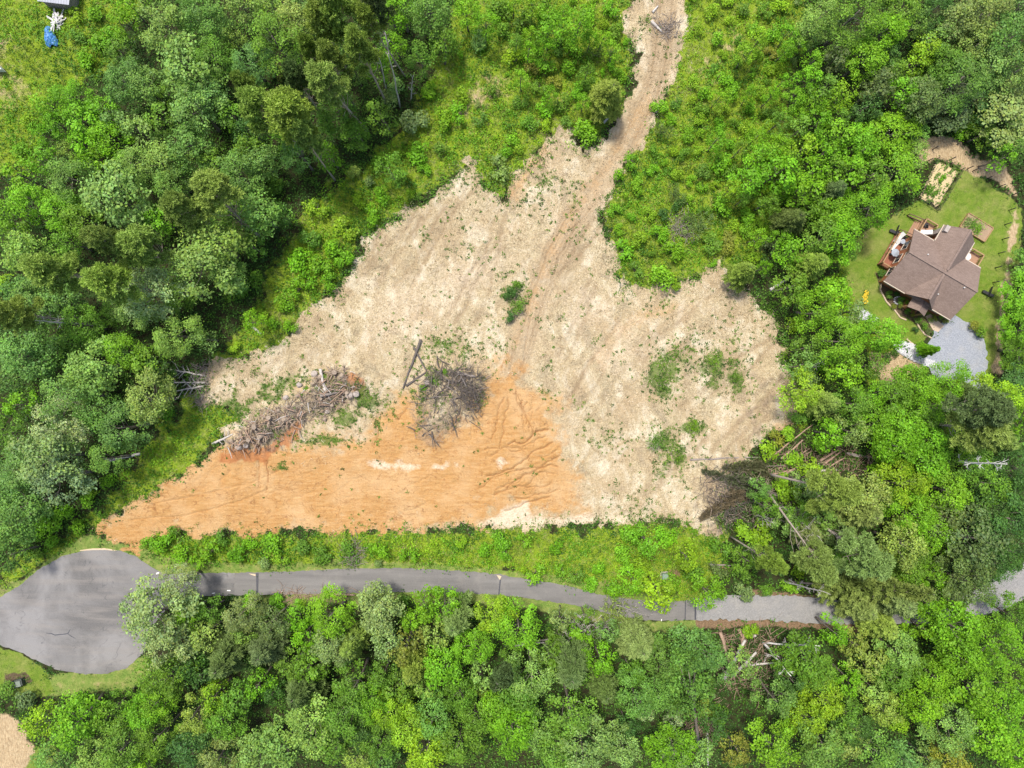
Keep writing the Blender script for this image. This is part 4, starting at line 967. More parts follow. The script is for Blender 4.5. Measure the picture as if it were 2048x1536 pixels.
# decks
def deck(x0, x1, y0, y1, z, rails, name='deck', mat=M_DECK):
    mb = MB(); mb.box(x0, x1, y0, y1, z-.2, z)
    for px in (x0+.15, x1-.15):
        for py in (y0+.15, y1-.15): mb.box(px-.09, px+.09, py-.09, py+.09, -.4, z-.2)
    d = mb.build(name, mat, house)
    r = MB()
    for (a, b) in rails:
        a3, b3 = Vector((*a, z)), Vector((*b, z)); n = max(2, int((b3-a3).length/1.3)+1)
        r.bar(a3+Vector((0, 0, 1)), b3+Vector((0, 0, 1)), .16, .06)
        r.bar(a3+Vector((0, 0, .15)), b3+Vector((0, 0, .15)), .06, .08)
        for i in range(n):
            p = a3+(b3-a3)*i/(n-1); r.box(p.x-.06, p.x+.06, p.y-.06, p.y+.06, z+.002, z+.965)
        nb = int((b3-a3).length/.16)
        for i in range(1, nb):
            p = a3+(b3-a3)*i/nb; r.box(p.x-.02, p.x+.02, p.y-.02, p.y+.02, z+.17, z+.965)
    r.build('railing', M_RAIL, d)
    return d
deck(-4.0, -1.85, 3.87, 7.7, ZD, [((-3.9, 7.6), (-1.95, 7.6)), ((-3.9, 3.95), (-3.9, 7.6)), ((-1.95, 7.15), (-1.95, 7.6))])
deck(-6.4, -4.77, -1.6, 3.75, ZD, [((-6.3, -1.5), (-6.3, 3.65)), ((-6.3, -1.5), (-4.9, -1.5))], mat=boards('red_deck_boards', (0.27,0.10,0.06), 'Y'))
deck(3.4, 6.45, 3.87, 7.3, ZD, [((3.5, 7.2), (6.35, 7.2)), ((6.35, 3.95), (6.35, 7.2))])
mb = MB()     # stair and its slanting frame at the deck's west corner
for i in range(3):
    z = ZD-.2-i*.2; mb.box(-4.3-i*.22, -4.02-i*.22, 4.6, 7.2, z-.05, z)
mb.build('deck_stair', M_DECK, house)
mb = MB()
for y in (4.5, 7.3):
  mb = MB(); mb.bar((-4.0, y, ZD-.1), (-6.2, y, 0), .1, .28); mb.bar((-4.0, y, ZD+.9), (-6.2, y, 1.0), .1, .1); mb.bar((-6.2, y, 0), (-6.2, y, 1.0), .1, .1); mb.build('stair_frame', M_BEAM, house)

# things on the decks
def at_house(name, x, y, z, label, cat, rot=0, group=None):
    p = hp(x, y, z); e = empty(name, p, (0, 0, HANG+rot)); tag(e, label, cat, group); return e
def sun_umbrella(x, y, z, label):
    t = at_house('sun_umbrella', x, y, z, label, 'umbrella')
    mb = MB(); n = 8; V = [(0, 0, 1.7)]; F = []
    for i in range(n): a = 2*math.pi*i/n; V.append((.62*math.cos(a), .62*math.sin(a), 1.4))
    V += [(v[0], v[1], v[2]-.03) for v in V]
    for i in range(n): F += [(0, 1+i, 1+(i+1) % n), (n+1, n+2+(i+1) % n, n+2+i), (1+i, n+2+i, n+2+(i+1) % n, 1+(i+1) % n)]
    mb.add(V, F); mb.build('canopy', M_GREYF if 'grey' in label else M_WHITE, t)
    mb = MB(); mb.tube([(0, 0, 0), (0, 0, 1.69)], .03, 6); mb.build('pole', M_WHITE, t)
    mb = MB(); mb.tube([(0, 0, 0.002), (0, 0, .1)], .22, 12); mb.build('base', M_BLACK, t)
def lounger(x, y, z, rot, label):
    t = at_house('sun_lounger', x, y, z, label, 'lounger', rot, 'white deck loungers')
    mb = MB(); mb.box(-.33, .33, -.9, .35, .28, .36); mb.build('seat', M_WHITE, t)
    mb = MB(); mb.bar((0, .37, .34), (0, .95, .75), .66, .07); mb.build('backrest', M_WHITE, t)
    for a in (-.28, .28):
        for b in (-.8, .3): q = MB(); q.box(a-.03, a+.03, b-.03, b+.03, 0.002, .278); q.build('leg', M_WHITE, t)
def chair(x, y, z, rot, label, mat, name='deck_chair'):
    t = at_house(name, x, y, z, label, 'chair', rot, 'deck chairs')
    mb = MB(); mb.box(-.27, .27, -.27, .27, .38, .45); mb.build('seat', mat, t)
    mb = MB(); mb.bar((0, -.27, .455), (0, -.36, .95), .52, .05); mb.build('backrest', mat, t)
    for a in (-.23, .23):
        for b in (-.22, .23): q = MB(); q.box(a-.025, a+.025, b-.025, b+.025, .002, .378); q.build('leg', mat, t)
def table(x, y, z, label, r=.5, mat=M_WHITE):
    t = at_house('patio_table', x, y, z, label, 'table')
    mb = MB(); mb.tube([(0, 0, .68), (0, 0, .73)], r, 20); mb.build('tabletop', mat, t)
    mb = MB(); mb.tube([(0, 0, 0.002), (0, 0, .05), (0, 0, .06), (0, 0, .68)], [.28, .28, .05, .05], 10); mb.build('pedestal', mat, t)
sun_umbrella(-5.6, .55, ZD, 'pale grey parasol at the south end of the house red side deck')
lounger(-5.85, 2.0, ZD, -.2, 'white lounger on the red side deck nearest the pale grey parasol')
lounger(-5.85, 3.2, ZD, -.2, 'white lounger at the upper end of the red side deck')
table(-5.2, 2.9, ZD, 'small round grey-blue table beside the white loungers on the side deck', .38, M_GREYF)
chair(-3.3, 7.0, ZD, .5, 'black chair in the top corner of the tan back deck', M_BLACK)
chair(-2.6, 4.9, ZD, 2.0, 'black chair near the roof edge on the tan back deck', M_BLACK)
lounger(-2.9, 6.0, ZD, -1.1, 'white lounger lying across the middle of the tan back deck')
table(-2.3, 4.4, ZD, 'round white table where the tan back deck meets the house', .5)
table(4.4, 5.9, ZD, 'round white table on the small deck right of the house', .55)
chair(5.2, 5.2, ZD, 1.2, 'red cushioned chair on the small deck right of the house', M_RED)
chair(4.2, 6.75, ZD, 2.9, 'white chair on the small deck right of the house', M_WHITE)

# ---------------------------------------------------------------- yard
def at_ground(name, px, py, rot=0, z=0.0):
    p = gp(px, py); return empty(name, (p[0], p[1], gz(p[0], p[1])+z), (0, 0, rot))
M_POST = simple('creosoted_post', (0.03,0.026,0.022), 0.8, 0.3, 6, 0.3)
posts = [('690,120', 'fence post on the brown bank above the vegetable plot'), ('660,192', 'fence post at the left upper corner of the vegetable plot'), ('800,183', 'fence post just above the top edge of the vegetable plot'),
 ('902,240', 'fence post right of the vegetable plot top corner, left of a pair'), ('935,254', 'fence post right of the vegetable plot top corner, right of a pair'), ('1018,302', 'fence post between lawn and brown bank, left of two in the middle'), ('1100,349', 'fence post between lawn and brown bank, right of two in the middle'),
 ('1180,399', 'fence post at the top right bend of the yard'), ('1160,493', 'fence post first below the top right bend of the yard'), ('1136,581', 'fence post level with the framed planting bed, at the right lawn edge'), ('1118,672', 'fence post level with the bottom of the framed planting bed, at the right'),
 ('1096,758', 'fence post right of the small right-hand deck'), ('1076,846', 'fence post right of the house east gable, upper'), ('1058,938', 'fence post right of the house east gable, lower')]
for i, (c, l) in enumerate(posts):
    a, b = (float(q) for q in c.split(','))
    e = at_ground('fence_post', 1640+a/3.07, 260+b/3.07)
    tag(e, 'black '+l, 'fence post', 'fence posts round the yard')
    mb = MB(); mb.tube([(0, 0, -.3), (0, 0, 1.35), (0, 0, 1.42)], [.075, .07, .03], 8); mb.build('post', M_POST, e)
    mb = MB(); mb.tube([(0, 0, 1.42), (0, 0, 1.46)], .085, 8); mb.build('cap', M_BLACK, e)
def plot_pt(c): a, b = c; return gp(1640+a/3.07, 260+b/3.07)
# vegetable plot with its low fence
M_SOIL = simple('garden_soil', (0.50,0.39,0.22), 0.95, 0.35, 3, 0.8, obj=False)
M_DSOIL = simple('dark_soil', (0.30,0.21,0.13), 0.95, 0.4, 3, 0.8, obj=False)
Q4 = [plot_pt(c) for c in ((715,182), (865,246), (718,492), (606,420))]
cen = sum(Q4)/4
vg = empty('vegetable_plot', (cen[0], cen[1], 0)); tag(vg, 'fenced plot of sandy soil with rows of vegetables above the house', 'vegetable plot')
mb = MB(); V = [q-cen for q in Q4]; N = 8
for i in range(N+1):
    for j in range(N+1):
        u, v = i/N, j/N
        p = (V[0]*(1-u)+V[1]*u)*(1-v)+(V[3]*(1-u)+V[2]*u)*v
        mb.v.append((p[0], p[1], .10+.05*math.sin(j*2.2)+random.uniform(-.02, .02) if 0 < i < N and 0 < j < N else -.2))
for i in range(N):
    for j in range(N): mb.f.append((i*(N+1)+j, (i+1)*(N+1)+j, (i+1)*(N+1)+j+1, i*(N+1)+j+1)); mb.smooth.append(True)
mb.f = [tuple(reversed(f)) for f in mb.f]
o = mb.build('soil_bed', M_SOIL, vg)
mb = MB()
for i in range(4):
    a, b = Vector(V[i])*1.03, Vector(V[(i+1) % 4])*1.03
    n = max(2, int((b-a).length/1.6))
    for k in range(n):
        p = a+(b-a)*k/n; mb.tube([(p.x, p.y, -.2), (p.x, p.y, .95)], .045, 6)
    for z in (.2, .55, .9): mb.bar(a+Vector((0, 0, z)), b+Vector((0, 0, z)), .03, .035)
mb.build('wire_fence', M_POST, vg)
def rowplant(name, a, b, wd, hgt, colk, label, group, n=260):
    global rng
    rng = np.random.default_rng(int(a[0]*13+a[1]))
    A, B = plot_pt(a), plot_pt(b); c = (A+B)/2
    e = empty(name, (c[0], c[1], .1)); tag(e, label, 'plant row', group)
    t = rng.random(n)[:, None]; p = (A-c)*(1-t)+(B-c)*t; p[:, :2] += rng.normal(size=(n, 2))*wd*.33; p[:, 2] = np.abs(rng.normal(size=n))*hgt*.5+.03
    q = link('foliage', quad_mesh('foliage', leaf_quads(p, unit(rng.normal(size=(n, 3))*.6+np.array([0, 0, 1])), rng.uniform(.1, .24, n)), rng.uniform(.7, 1.3, n), M_LEAF), e)
    q.color = (*COL[colk][0], 1)
    mb = MB()
    for k in range(5): p_ = (A-c)*(1-k/4)+(B-c)*k/4; mb.tube([(p_[0], p_[1], -.06), (p_[0], p_[1], hgt*.6)], .02, 4)
    mb.build('stem', M_BARK, e)
RG = 'vegetable rows in the fenced plot'
for a, b, wd, h, cl, l in (((640,382), (665,348), .35, .4, 'm', 'short dark leafy row nearest the left fence of the vegetable plot'), ((655,395), (690,355), .42, .5, 'm', 'dark leafy row second from the left fence of the vegetable plot'), ((680,408), (716,378), .5, .5, 'm', 'thick dark leafy row third from the left fence of the vegetable plot'),
  ((655,430), (690,440), .2, .2, 'w', 'thin sparse seedling row near the lower corner of the vegetable plot'), ((700,300), (725,270), .3, .4, 'w', 'pale seedling row left of the middle of the vegetable plot'), ((725,325), (758,280), .5, .6, 'g', 'bushy green row in the middle of the vegetable plot'), ((760,245), (780,215), .25, .3, 'w', 'pale seedling row near the top edge of the vegetable plot'), ((795,265), (818,235), .25, .3, 'w', 'pale seedling row nearest the right fence of the vegetable plot')):
    rowplant('vegetable_row', a, b, wd, h, cl, l, RG)
# framed planting bed right of the house
Q4 = [plot_pt(c) for c in ((905,512), (1056,606), (1001,690), (850,598))]
cen = sum(Q4)/4; V = [Vector(q-cen) for q in Q4]
pb = empty('planting_bed', (cen[0], cen[1], 0)); tag(pb, 'wood-framed bed of bare soil and leafy crops right of the house roof', 'planting bed')
mb = MB()
for i in range(4):
    d = (V[(i+1) % 4]-V[i]).normalized()*.05
    mb.bar(V[i]+d+Vector((0, 0, .2)), V[(i+1) % 4]-d+Vector((0, 0, .2)), .1, .46)
mb.build('frame', M_RAIL, pb)
mb = MB(); mb.add([v*.985+Vector((0, 0, .3)) for v in V]+[v*.985+Vector((0, 0, -.2)) for v in V], [(3,2,1,0), (0,1,5,4), (1,2,6,5), (2,3,7,6), (3,0,4,7)]); mb.build('soil_bed', M_DSOIL, pb)
for a, b, wd, cl, l in (((905,550), (880,590), .9, 'w', 'pale leafy crop row along the upper left end of the framed bed'), ((935,565), (915,615), 1.0, 'm', 'dark leafy crop row second from the left end of the framed bed'), ((975,580), (945,640), 1.0, 'g', 'bright leafy crop row beside the bare soil of the framed bed')):
    rowplant('vegetable_row', a, b, wd, .8, cl, l, 'crop rows in the framed bed', 420)
# riprap
def rocks(name, poly, n, label):
    P = np.array(poly); rr = random.Random(len(poly)*7+n); mb = MB(); k = 0
    while k < n:
        x = rr.uniform(P[:, 0].min(), P[:, 0].max()); y = rr.uniform(P[:, 1].min(), P[:, 1].max())
        if poly_sd(np.array([x]), np.array([y]), poly)[0] < -1: continue
        p = gp(x, y); s = rr.uniform(.14, .38)
        mb.blob((p[0], p[1], gz(p[0], p[1])+s*.25), (s, s*rr.uniform(.7, 1), s*.6), rr.random(), .3, 6, 4); k += 1
    o = mb.build(name, M_RIP); o['kind'] = 'stuff'; o['label'] = label
M_RIP = simple('pale_riprap', (0.46,0.46,0.48), 0.85, 0.5, 2.0, 0.5)
rocks('riprap', parse('1788,692 1800,682 1822,690 1845,706 1852,720 1872,726 1868,734 1835,724 1805,708'), 520, 'pale grey rocks laid beside the gravel driveway')
rocks('riprap', parse('1715,615 1725,618 1735,628 1752,638 1745,643 1718,636'), 170, 'pale grey rocks at the left end of the lawn')
# flower beds, shrubs round the house
for px, py, r, k, cl in ((1800,540,10,'S','d'), (1765,545,10,'S','d'), (1772,560,9,'S','k'), (1781,588,9,'S','m'), (1795,585,8,'S','d'), (1805,600,9,'S','m'), (1812,575,8,'S','w'), (1820,592,8,'S','d'), (1790,612,7,'S','y'), (1803,612,7,'S','y'), (1817,622,7,'S','m'), (1830,612,8,'S','d'), (1837,640,8,'S','m'), (1848,652,9,'S','m'), (1856,662,8,'S','k'), (1862,640,6,'S','w'), (1832,660,8,'S','d'), (1880,630,8,'S','l'), (1872,636,7,'S','y'), (1893,643,7,'S','y'), (1777,716,12,'S','d'), (1790,708,9,'S','d'), (1819,736,9,'S','d'), (1815,605,6,'S','l'), (1826,628,6,'S','y')):
    place(k, px, py, r, cl)
M_YEL = simple('yellow_petals', (0.62,0.44,0.015), 0.7, 0.2, 8, 0.2)
for px, py, l in ((1731,586, 'uppermost'), (1728,594, 'middle'), (1729,603, 'lowest')):
    e = at_ground('flower_clump', px, py); tag(e, f'{l} of three bright yellow flower clumps at the left lawn edge', 'flowers', 'yellow flower clumps')
    mb = MB(); rr = random.Random(px)
    for k in range(46):
        a = rr.uniform(0, 6.28); q = .38*math.sqrt(rr.random()); mb.blob((q*math.cos(a), q*math.sin(a), .42-q*.4+rr.uniform(-.05, .05)), (.08, .08, .035), k, .2, 6, 3)
    mb.build('blossom', M_YEL, e)
    rng = np.random.default_rng(px); p = rng.normal(size=(160, 3))*np.array([.2, .2, .09])+np.array([0, 0, .18]); p[:, 2] = np.abs(p[:, 2])
    q = link('foliage', quad_mesh('foliage', leaf_quads(p, unit(rng.normal(size=(160, 3))+np.array([0, 0, .8])), np.full(160, .15)), rng.uniform(.7, 1.3, 160), M_LEAF), e); q.color = (.08, .17, .03, 1)
# fire ring of stones in the front bed
e = at_ground('fire_ring', 1795, 601); tag(e, 'ring of pale stones in the planting left of the porch', 'fire ring')
mb = MB()
for k in range(11): a = k*6.283/11; mb.blob((.55*math.cos(a), .55*math.sin(a), .1), (.17, .14, .12), k, .25, 7, 4)
mb.build('stone_ring', M_RIP, e)
mb = MB(); mb.tube([(0, 0, -.1), (0, 0, .05)], .42, 14); mb.build('hearth', M_CHAR, e)
# bed edging
M_EDGE = simple('edging_stone', (0.46,0.36,0.25), 0.9, 0.3, 4, 0.4, obj=False)
for ln, l in (('1763,560 1760,580 1772,603 1790,622 1800,635 1812,640', 'curved pale edging strip round the bed left of the porch'), ('1830,640 1838,655 1848,668 1862,676', 'curved pale edging strip between lawn and front planting'), ('1813,678 1822,686 1838,694', 'pale edging strip above the driveway rocks')):
    P = [gp(*q) for q in parse(ln)]; mb = MB()
    for a, b in zip(P, P[1:]): mb.bar((a[0], a[1], .06), (b[0], b[1], .06), .2, .16)
    tag(mb.build('edging', M_EDGE), l, 'edging', 'garden bed edgings')
# kettle grill and bench in the yard
def grill(px, py, rot, l):
    e = at_ground('barbecue_grill', px, py, rot); tag(e, l, 'grill')
    mb = MB(); mb.box(-.5, .5, -.25, .25, .55, .8); mb.build('firebox', M_BLACK, e)
    mb = MB(); mb.tube([(-.48, 0, .8), (.48, 0, .8)], .25, 10); mb.build('lid', M_BLACK, e)
    mb = MB(); mb.box(.52, .95, -.22, .22, .72, .77); mb.build('side_shelf', M_BLACK, e)
    for a in (-.42, .42):
        for b in (-.2, .2): q = MB(); q.tube([(a, b, 0), (a, b, .548)], .03, 6); q.build('leg', M_BLACK, e)
grill(1799, 475, -.6, 'black barbecue grill on the lawn just left of the stair at the house')
def bench(px, py, rot, l):
    e = at_ground('garden_bench', px, py, rot); tag(e, l, 'bench')
    mb = MB(); mb.box(-.9, .9, -.22, .22, .4, .46); mb.build('seat', M_BLACK, e)
    mb = MB(); mb.bar((0, .24, .5), (0, .32, .9), 1.8, .05); mb.build('backrest', M_BLACK, e)
    for a in (-.8, .8): q = MB(); q.box(a-.04, a+.04, -.2, .2, 0, .398); q.build('leg', M_BLACK, e)
bench(1973, 588, -.45, 'dark bench on the lawn right of the house lower gable')
bench(1788, 466, -.4, 'dark bench left of the black grill on the lawn')
# utility box by the lane
e = at_ground('utility_box', 1328, 1150, .05); tag(e, 'grey-green utility box in the shrubs above the lane', 'utility box')
M_UTIL = simple('box_paint', (0.18,0.25,0.19), 0.5, 0.1, 4, 0.05)
mb = MB(); mb.box(-.42, .42, -.38, .38, .08, .8); mb.build('cabinet', M_UTIL, e)
mb = MB(); mb.box(-.46, .46, -.42, .42, .802, .9); mb.build('lid', M_UTIL, e)
mb = MB(); mb.box(-.6, .6, -.55, .55, -.3, .078); mb.build('pad', M_STONE, e)
# chest on mulch, lower left
e = at_ground('storage_chest', 42, 1362, .25); tag(e, 'dark green storage chest on mulch left of the lower lawn', 'chest')
M_CHEST = simple('chest_paint', (0.05,0.06,0.05), 0.6, 0.2, 4, 0.1); M_CLID = simple('chest_lid_paint', (0.16,0.19,0.15), 0.6, 0.2, 4, 0.1)
mb = MB(); mb.box(-.75, .75, -.5, .5, 0, .7); mb.build('chest_body', M_CHEST, e)
mb = MB(); mb.box(-.8, .55, -.55, .3, .702, .82); mb.build('lid', M_CLID, e)
# shed roof, scrap, tarp, white panel in the upper left corner
M_METAL = NB('zinc_sheet'); wv = M_METAL.n('ShaderNodeTexWave'); wv.inputs['Scale'].default_value = 2.2; M_METAL.L(M_METAL.pos(obj=True), wv.inputs['Vector'])
M_METAL.col(M_METAL.ramp(wv.outputs[0], [(0.3, (0.12,0.13,0.16)), (0.8, (0.30,0.32,0.37))])); M_METAL.rough(0.45); M_METAL.b.inputs['Metallic'].default_value = 0.4; M_METAL = M_METAL.m
p = gp(110, -28, 2.5); e = empty('metal_shed', (p[0], p[1], 0), (0, 0, -.12)); tag(e, 'shed with grey corrugated metal roof at the upper left edge', 'shed')
mb = MB(); mb.box(-2.2, 2.2, -2.2, 1.8, -.3, 2.3); mb.build('wall', M_DLOG, e)
mb = MB()
for i in range(24):
    x = -2.4+i*.2; mb.bar((x+.1, -2.55, 2.45), (x+.1, 2.0, 2.75), .2, .05+.04*(i % 2))
mb.build('roof', M_METAL, e)
M_TARP = simple('blue_tarp', (0.07,0.22,0.48), 0.45, 0.35, 1.5, 0.6)
def drape(name, px, py, rx, ry, hgt, mat, seed, label, cat, rot=0):
    n = 15; mb = MB(); rr = np.random.default_rng(seed); nz = rr.random((n, n))
    for i in range(n):
        for j in range(n):
            u, v = i/(n-1)*2-1, j/(n-1)*2-1; rad = max(0, 1-(u*u+v*v)*.6)
            k = 1+.16*math.sin(3*math.atan2(v, u)+seed)
            mb.v.append((u*rx*k, v*ry*k, hgt*rad+nz[i, j]*.28*rad+.02))
    for i in range(n-1):
        for j in range(n-1):
            if (abs(i-7)+abs(j-7)) < 11+seed % 2: mb.f.append((i*n+j, (i+1)*n+j, (i+1)*n+j+1, i*n+j+1)); mb.smooth.append(False)
    e = at_ground(name, px, py, rot); tag(e, label, cat); mb.build('sheet', mat, e)
    return e
e = drape('tarp', 104, 77, .85, 1.5, .9, M_TARP, 3, 'crumpled blue tarp in the shrubs below the metal shed', 'tarp', .25)
mb = MB(); mb.bar((-.5, .3, .35), (.5, -.2, .4), .2, .3); mb.bar((-.3, -.9, .25), (.4, .9, .3), .25, .3); mb.build('pile', M_DLOG, e)
e = at_ground('scrap_pile', 118, 44); tag(e, 'pile of whitish scrap between metal shed and blue tarp', 'scrap pile'); mb = MB(); rr = random.Random(5)
for k in range(55): mb.bar((rr.gauss(0, .6), rr.gauss(0, .7), rr.uniform(0, .7)), (rr.gauss(0, .6), rr.gauss(0, .7), rr.uniform(.1, .9)), rr.uniform(.05, .3), .05)
mb.build('scrap', simple('bleached_scrap', (0.55,0.53,0.52), 0.8, 0.4, 3), e)
p = gp(-8, 137); e = empty('white_trailer', (p[0], p[1], 0), (0, 0, -.28)); tag(e, 'white pointed trailer nose on dry grass at the left edge', 'trailer')
mb = MB(); V = [(-2.5,-.55), (.9,-.55), (2.1,-.2), (1.2,.35), (.6,.62), (-2.5,.75)]
mb.add([(x, y, .5) for x, y in V]+[(x, y, 1.5) for x, y in V], [tuple(reversed(range(6))), tuple(range(6, 12))]+[(i, (i+1) % 6, (i+1) % 6+6, i+6) for i in range(6)]); mb.build('body', M_WHITE, e)
for y in (-.4, .5): mb = MB(); mb.tube([(-.8, y-.08, .3), (-.8, y+.08, .3)], .3, 14); mb.build('wheel', M_BLACK, e)

# ---------------------------------------------------------------- dead wood
def log(x1, y1, x2, y2, wpx, mat, label, name='fallen_log', z1=None, z2=None, group=None, branches=0, seed=0):
    """trunk lying from one point of the photograph to another"""
    r = wpx/S/2
    a = gp(x1, y1); b = gp(x2, y2)
    za = gz(a[0], a[1])+r*.8+(z1 or 0); zb = gz(b[0], b[1])+r*.6+(z2 or 0)
    a = gp(x1, y1, za); b = gp(x2, y2, zb)
    A = Vector(a); B = Vector(b); M_ = (A+B)/2
    e = empty(name, (M_.x, M_.y, min(za, zb)-r)); off = Vector(e.location); rr = random.Random(seed+int(x1))
    d = (B-A); n = 7; pts = []; sx = d.cross(Vector((0, 0, 1))).normalized()
    for i in range(n): pts.append(A+d*i/(n-1)-off+sx*rr.uniform(-.02, .02)*d.length*.5)
    mb = MB(); mb.tube(pts, [r*(1.08-.45*i/(n-1)) for i in range(n)], 9); mb.build('trunk', mat, e)
    for k in range(branches):
        t = rr.uniform(.25, .95); p = A+d*t-off; s = rr.choice((-1, 1)); l = rr.uniform(.6, 1.7)*(1.2-t*.4)
        q = p+sx*s*l*.8+d.normalized()*l*.5+Vector((0, 0, rr.uniform(-.1, .6)))
        mb = MB(); mb.tube([p, (p+q)/2+Vector((0, 0, .12)), q], [r*.4, r*.28, .012], 5)
        for z in range(2):
            s2 = q-p; t2 = .4+.3*z; m0 = p+s2*t2; mb.tube([m0, m0+s2*.35+Vector((rr.uniform(-.4, .4), rr.uniform(-.4, .4), rr.uniform(0, .3)))], [r*.2, .01], 4)
        mb.build('branch', mat, e)
    tag(e, label, 'log' if 'log' in name or 'pole' in name else 'dead tree', group)
    return e
log(842,679,806,777,5,M_CHAR,'longest of the crossed dark logs, leaning upright in the clearing',z1=.35,group='crossed dark logs')
log(827,694,856,747,4,M_CHAR,'thin dark log crossing under the longest one',z1=.1,group='crossed dark logs')
log(812,772,852,744,5,M_CHAR,'grey log closing the bottom of the crossed triangle of logs',group='crossed dark logs',branches=3)
log(915,746,950,753,7,M_DLOG,'grey log on top of the grey brush heap',z1=.6,z2=.4,group='logs of the brush heaps')
log(212,920,281,908,8,M_DEAD,'pale grey log poking out of the left wood onto grass')
log(495,645,522,668,6,M_DEAD,'short pale log in the green strip left of the clearing')
log(640,738,650,782,6,M_DEAD,'pale log upright across the right half of the stump heap',z1=.5,group='logs of the stump heap')
log(648,775,662,802,6,M_DEAD,'short pale log below the middle of the stump heap',z1=.3,group='logs of the stump heap')
log(640,792,676,785,6,M_DLOG,'grey log lying across the middle of the stump heap',z1=.6,group='logs of the stump heap')
log(425,888,466,868,5,M_DEAD,'forked pale dead branch at the left tip of the stump heap','dead_branch',branches=4)
log(665,1188.5,710,1190.5,5,M_BLOG,'brown pole lying along the lower edge of the lane','fallen_pole')
log(1040,1286,1112,1277,5,M_DLOG,'upper of two grey poles in the woods below the lane','fallen_pole',group='poles below the lane')
log(1030,1291,1095,1284,4,M_DEAD,'lower of two grey poles in the woods below the lane','fallen_pole',group='poles below the lane')
log(1150,1225,1172,1245,4,M_DEAD,'pale bare branch on the verge just below the lane bend','dead_branch',branches=3)
log(1303,42,1324,64,6,M_DEAD,'pale log at the top of the tan track beside the twig heap')
log(1305,25,1316,12,5,M_DEAD,'short pale log nearest the top edge on the tan track')
log(1207,246,1221,230,5,M_DEAD,'bare pale log beside the tan track below the conifer')
log(1312,225,1318,208,4,M_DEAD,'thin pale log at the right edge of the tan track')
log(1540,432,1566,460,4,M_BLOG,'thin brown log in the shrubs above the clearing, left of three sticks')
log(1550,466,1596,440,4,M_DEAD,'thin pale log crossing the brown stick above the clearing')
log(1540,580,1580,555,6,M_DEAD,'pale log at the top right edge of the clearing')
log(1555,470,1535,478,4,M_DEAD,'short pale stick below the crossing sticks above the clearing')
piles = [(1532,924,1626,848,5),(1562,918,1602,884,6),(1570,912,1606,880,6),(1556,938,1620,896,4),(1640,922,1678,898,7),(1646,930,1682,903,6),(1655,936,1690,915,5),(1520,955,1590,938,5),(1560,955,1600,930,5),(1630,903,1660,890,5)]
words_ = ['longest', 'uppermost thick', 'second thick', 'lower thin', 'right-hand upper', 'right-hand middle', 'right-hand lower', 'left lower', 'lowest middle', 'short upper']
for (a, b, c_, d_, w_), wd in zip(piles, words_):
    log(a, b, c_, d_, w_*.7, M_BLOG, wd+' brown log of the felled heap right of the clearing', z1=random.uniform(0, .4), z2=random.uniform(0, .4), group='brown felled logs right of the clearing')
log(1640,941,1674,940,5,M_DEAD,'pale horizontal log right of the brown felled logs')
log(1696,908,1812,926,5,M_DLOG,'long thin dark grey log under the right-hand trees',branches=2)
log(1694,906,1718,914,4,M_DEAD,'curved pale stick at the left end of the long dark log')
log(1850,820,1912,818,4,M_DEAD,'thin pale log among the bright trees below the driveway')
log(1805,832,1832,824,4,M_BLOG,'short brown log in the gap below the driveway trees')
log(1380,919,1520,915,4,M_DLOG,'long thin dark line across the tan clearing, right side','fallen_log')  # thin dark tube laid flat along the ground
log(1498,957,1537,975,6,M_DEAD,'pale broken trunk right of the fallen dark conifer')
log(1535,981,1562,995,6,M_DLOG,'grey broken trunk just below the pale one')
log(1448,1358,1490,1280,8,M_DEAD,'thick pale trunk rising through the bottom tangle',z2=1.0,group='trunks of the bottom tangle')
log(1465,1352,1513,1305,7,M_DEAD,'pale trunk leaning right in the bottom tangle',z2=1.2,group='trunks of the bottom tangle')
log(1441,1265,1470,1362,6,M_BLOG,'brown trunk leaning left down the bottom tangle',z1=.8,group='trunks of the bottom tangle')
log(1484,1332,1550,1325,5,M_DEAD,'bare curved branch across the right of the bottom tangle',z2=1,group='trunks of the bottom tangle',branches=2)
log(1489,1256,1477,1335,6,M_BLOG,'brown upright trunk in the top of the bottom tangle',z1=.5,group='trunks of the bottom tangle')
log(1496,1341,1512,1365,4,M_DEAD,'short yellowish stick right below the bottom tangle')
log(1500,1272,1512,1271,8,M_DEAD,'short pale cut log near the gravel road edge')
log(1478,1258,1488,1285,7,M_BLOG,'stub of a brown log by the gravel road edge')
log(1414,1455,1416,1530,5,M_DEAD,'straight thin pale stem beside the thick leaning trunk at the bottom')
log(1420,1128,1440,1146,6,M_DEAD,'short pale forked log near the right end of the green bank')
log(1425,1130,1470,1131,4,M_DLOG,'thin grey log in the scrub above the gravel road')
log(1870,62,1850,86,6,M_BLOG,'bare brown log in the dark gap of the upper right wood')
log(150,1262,152,1263,0.1,M_DEAD,'x') if False else None
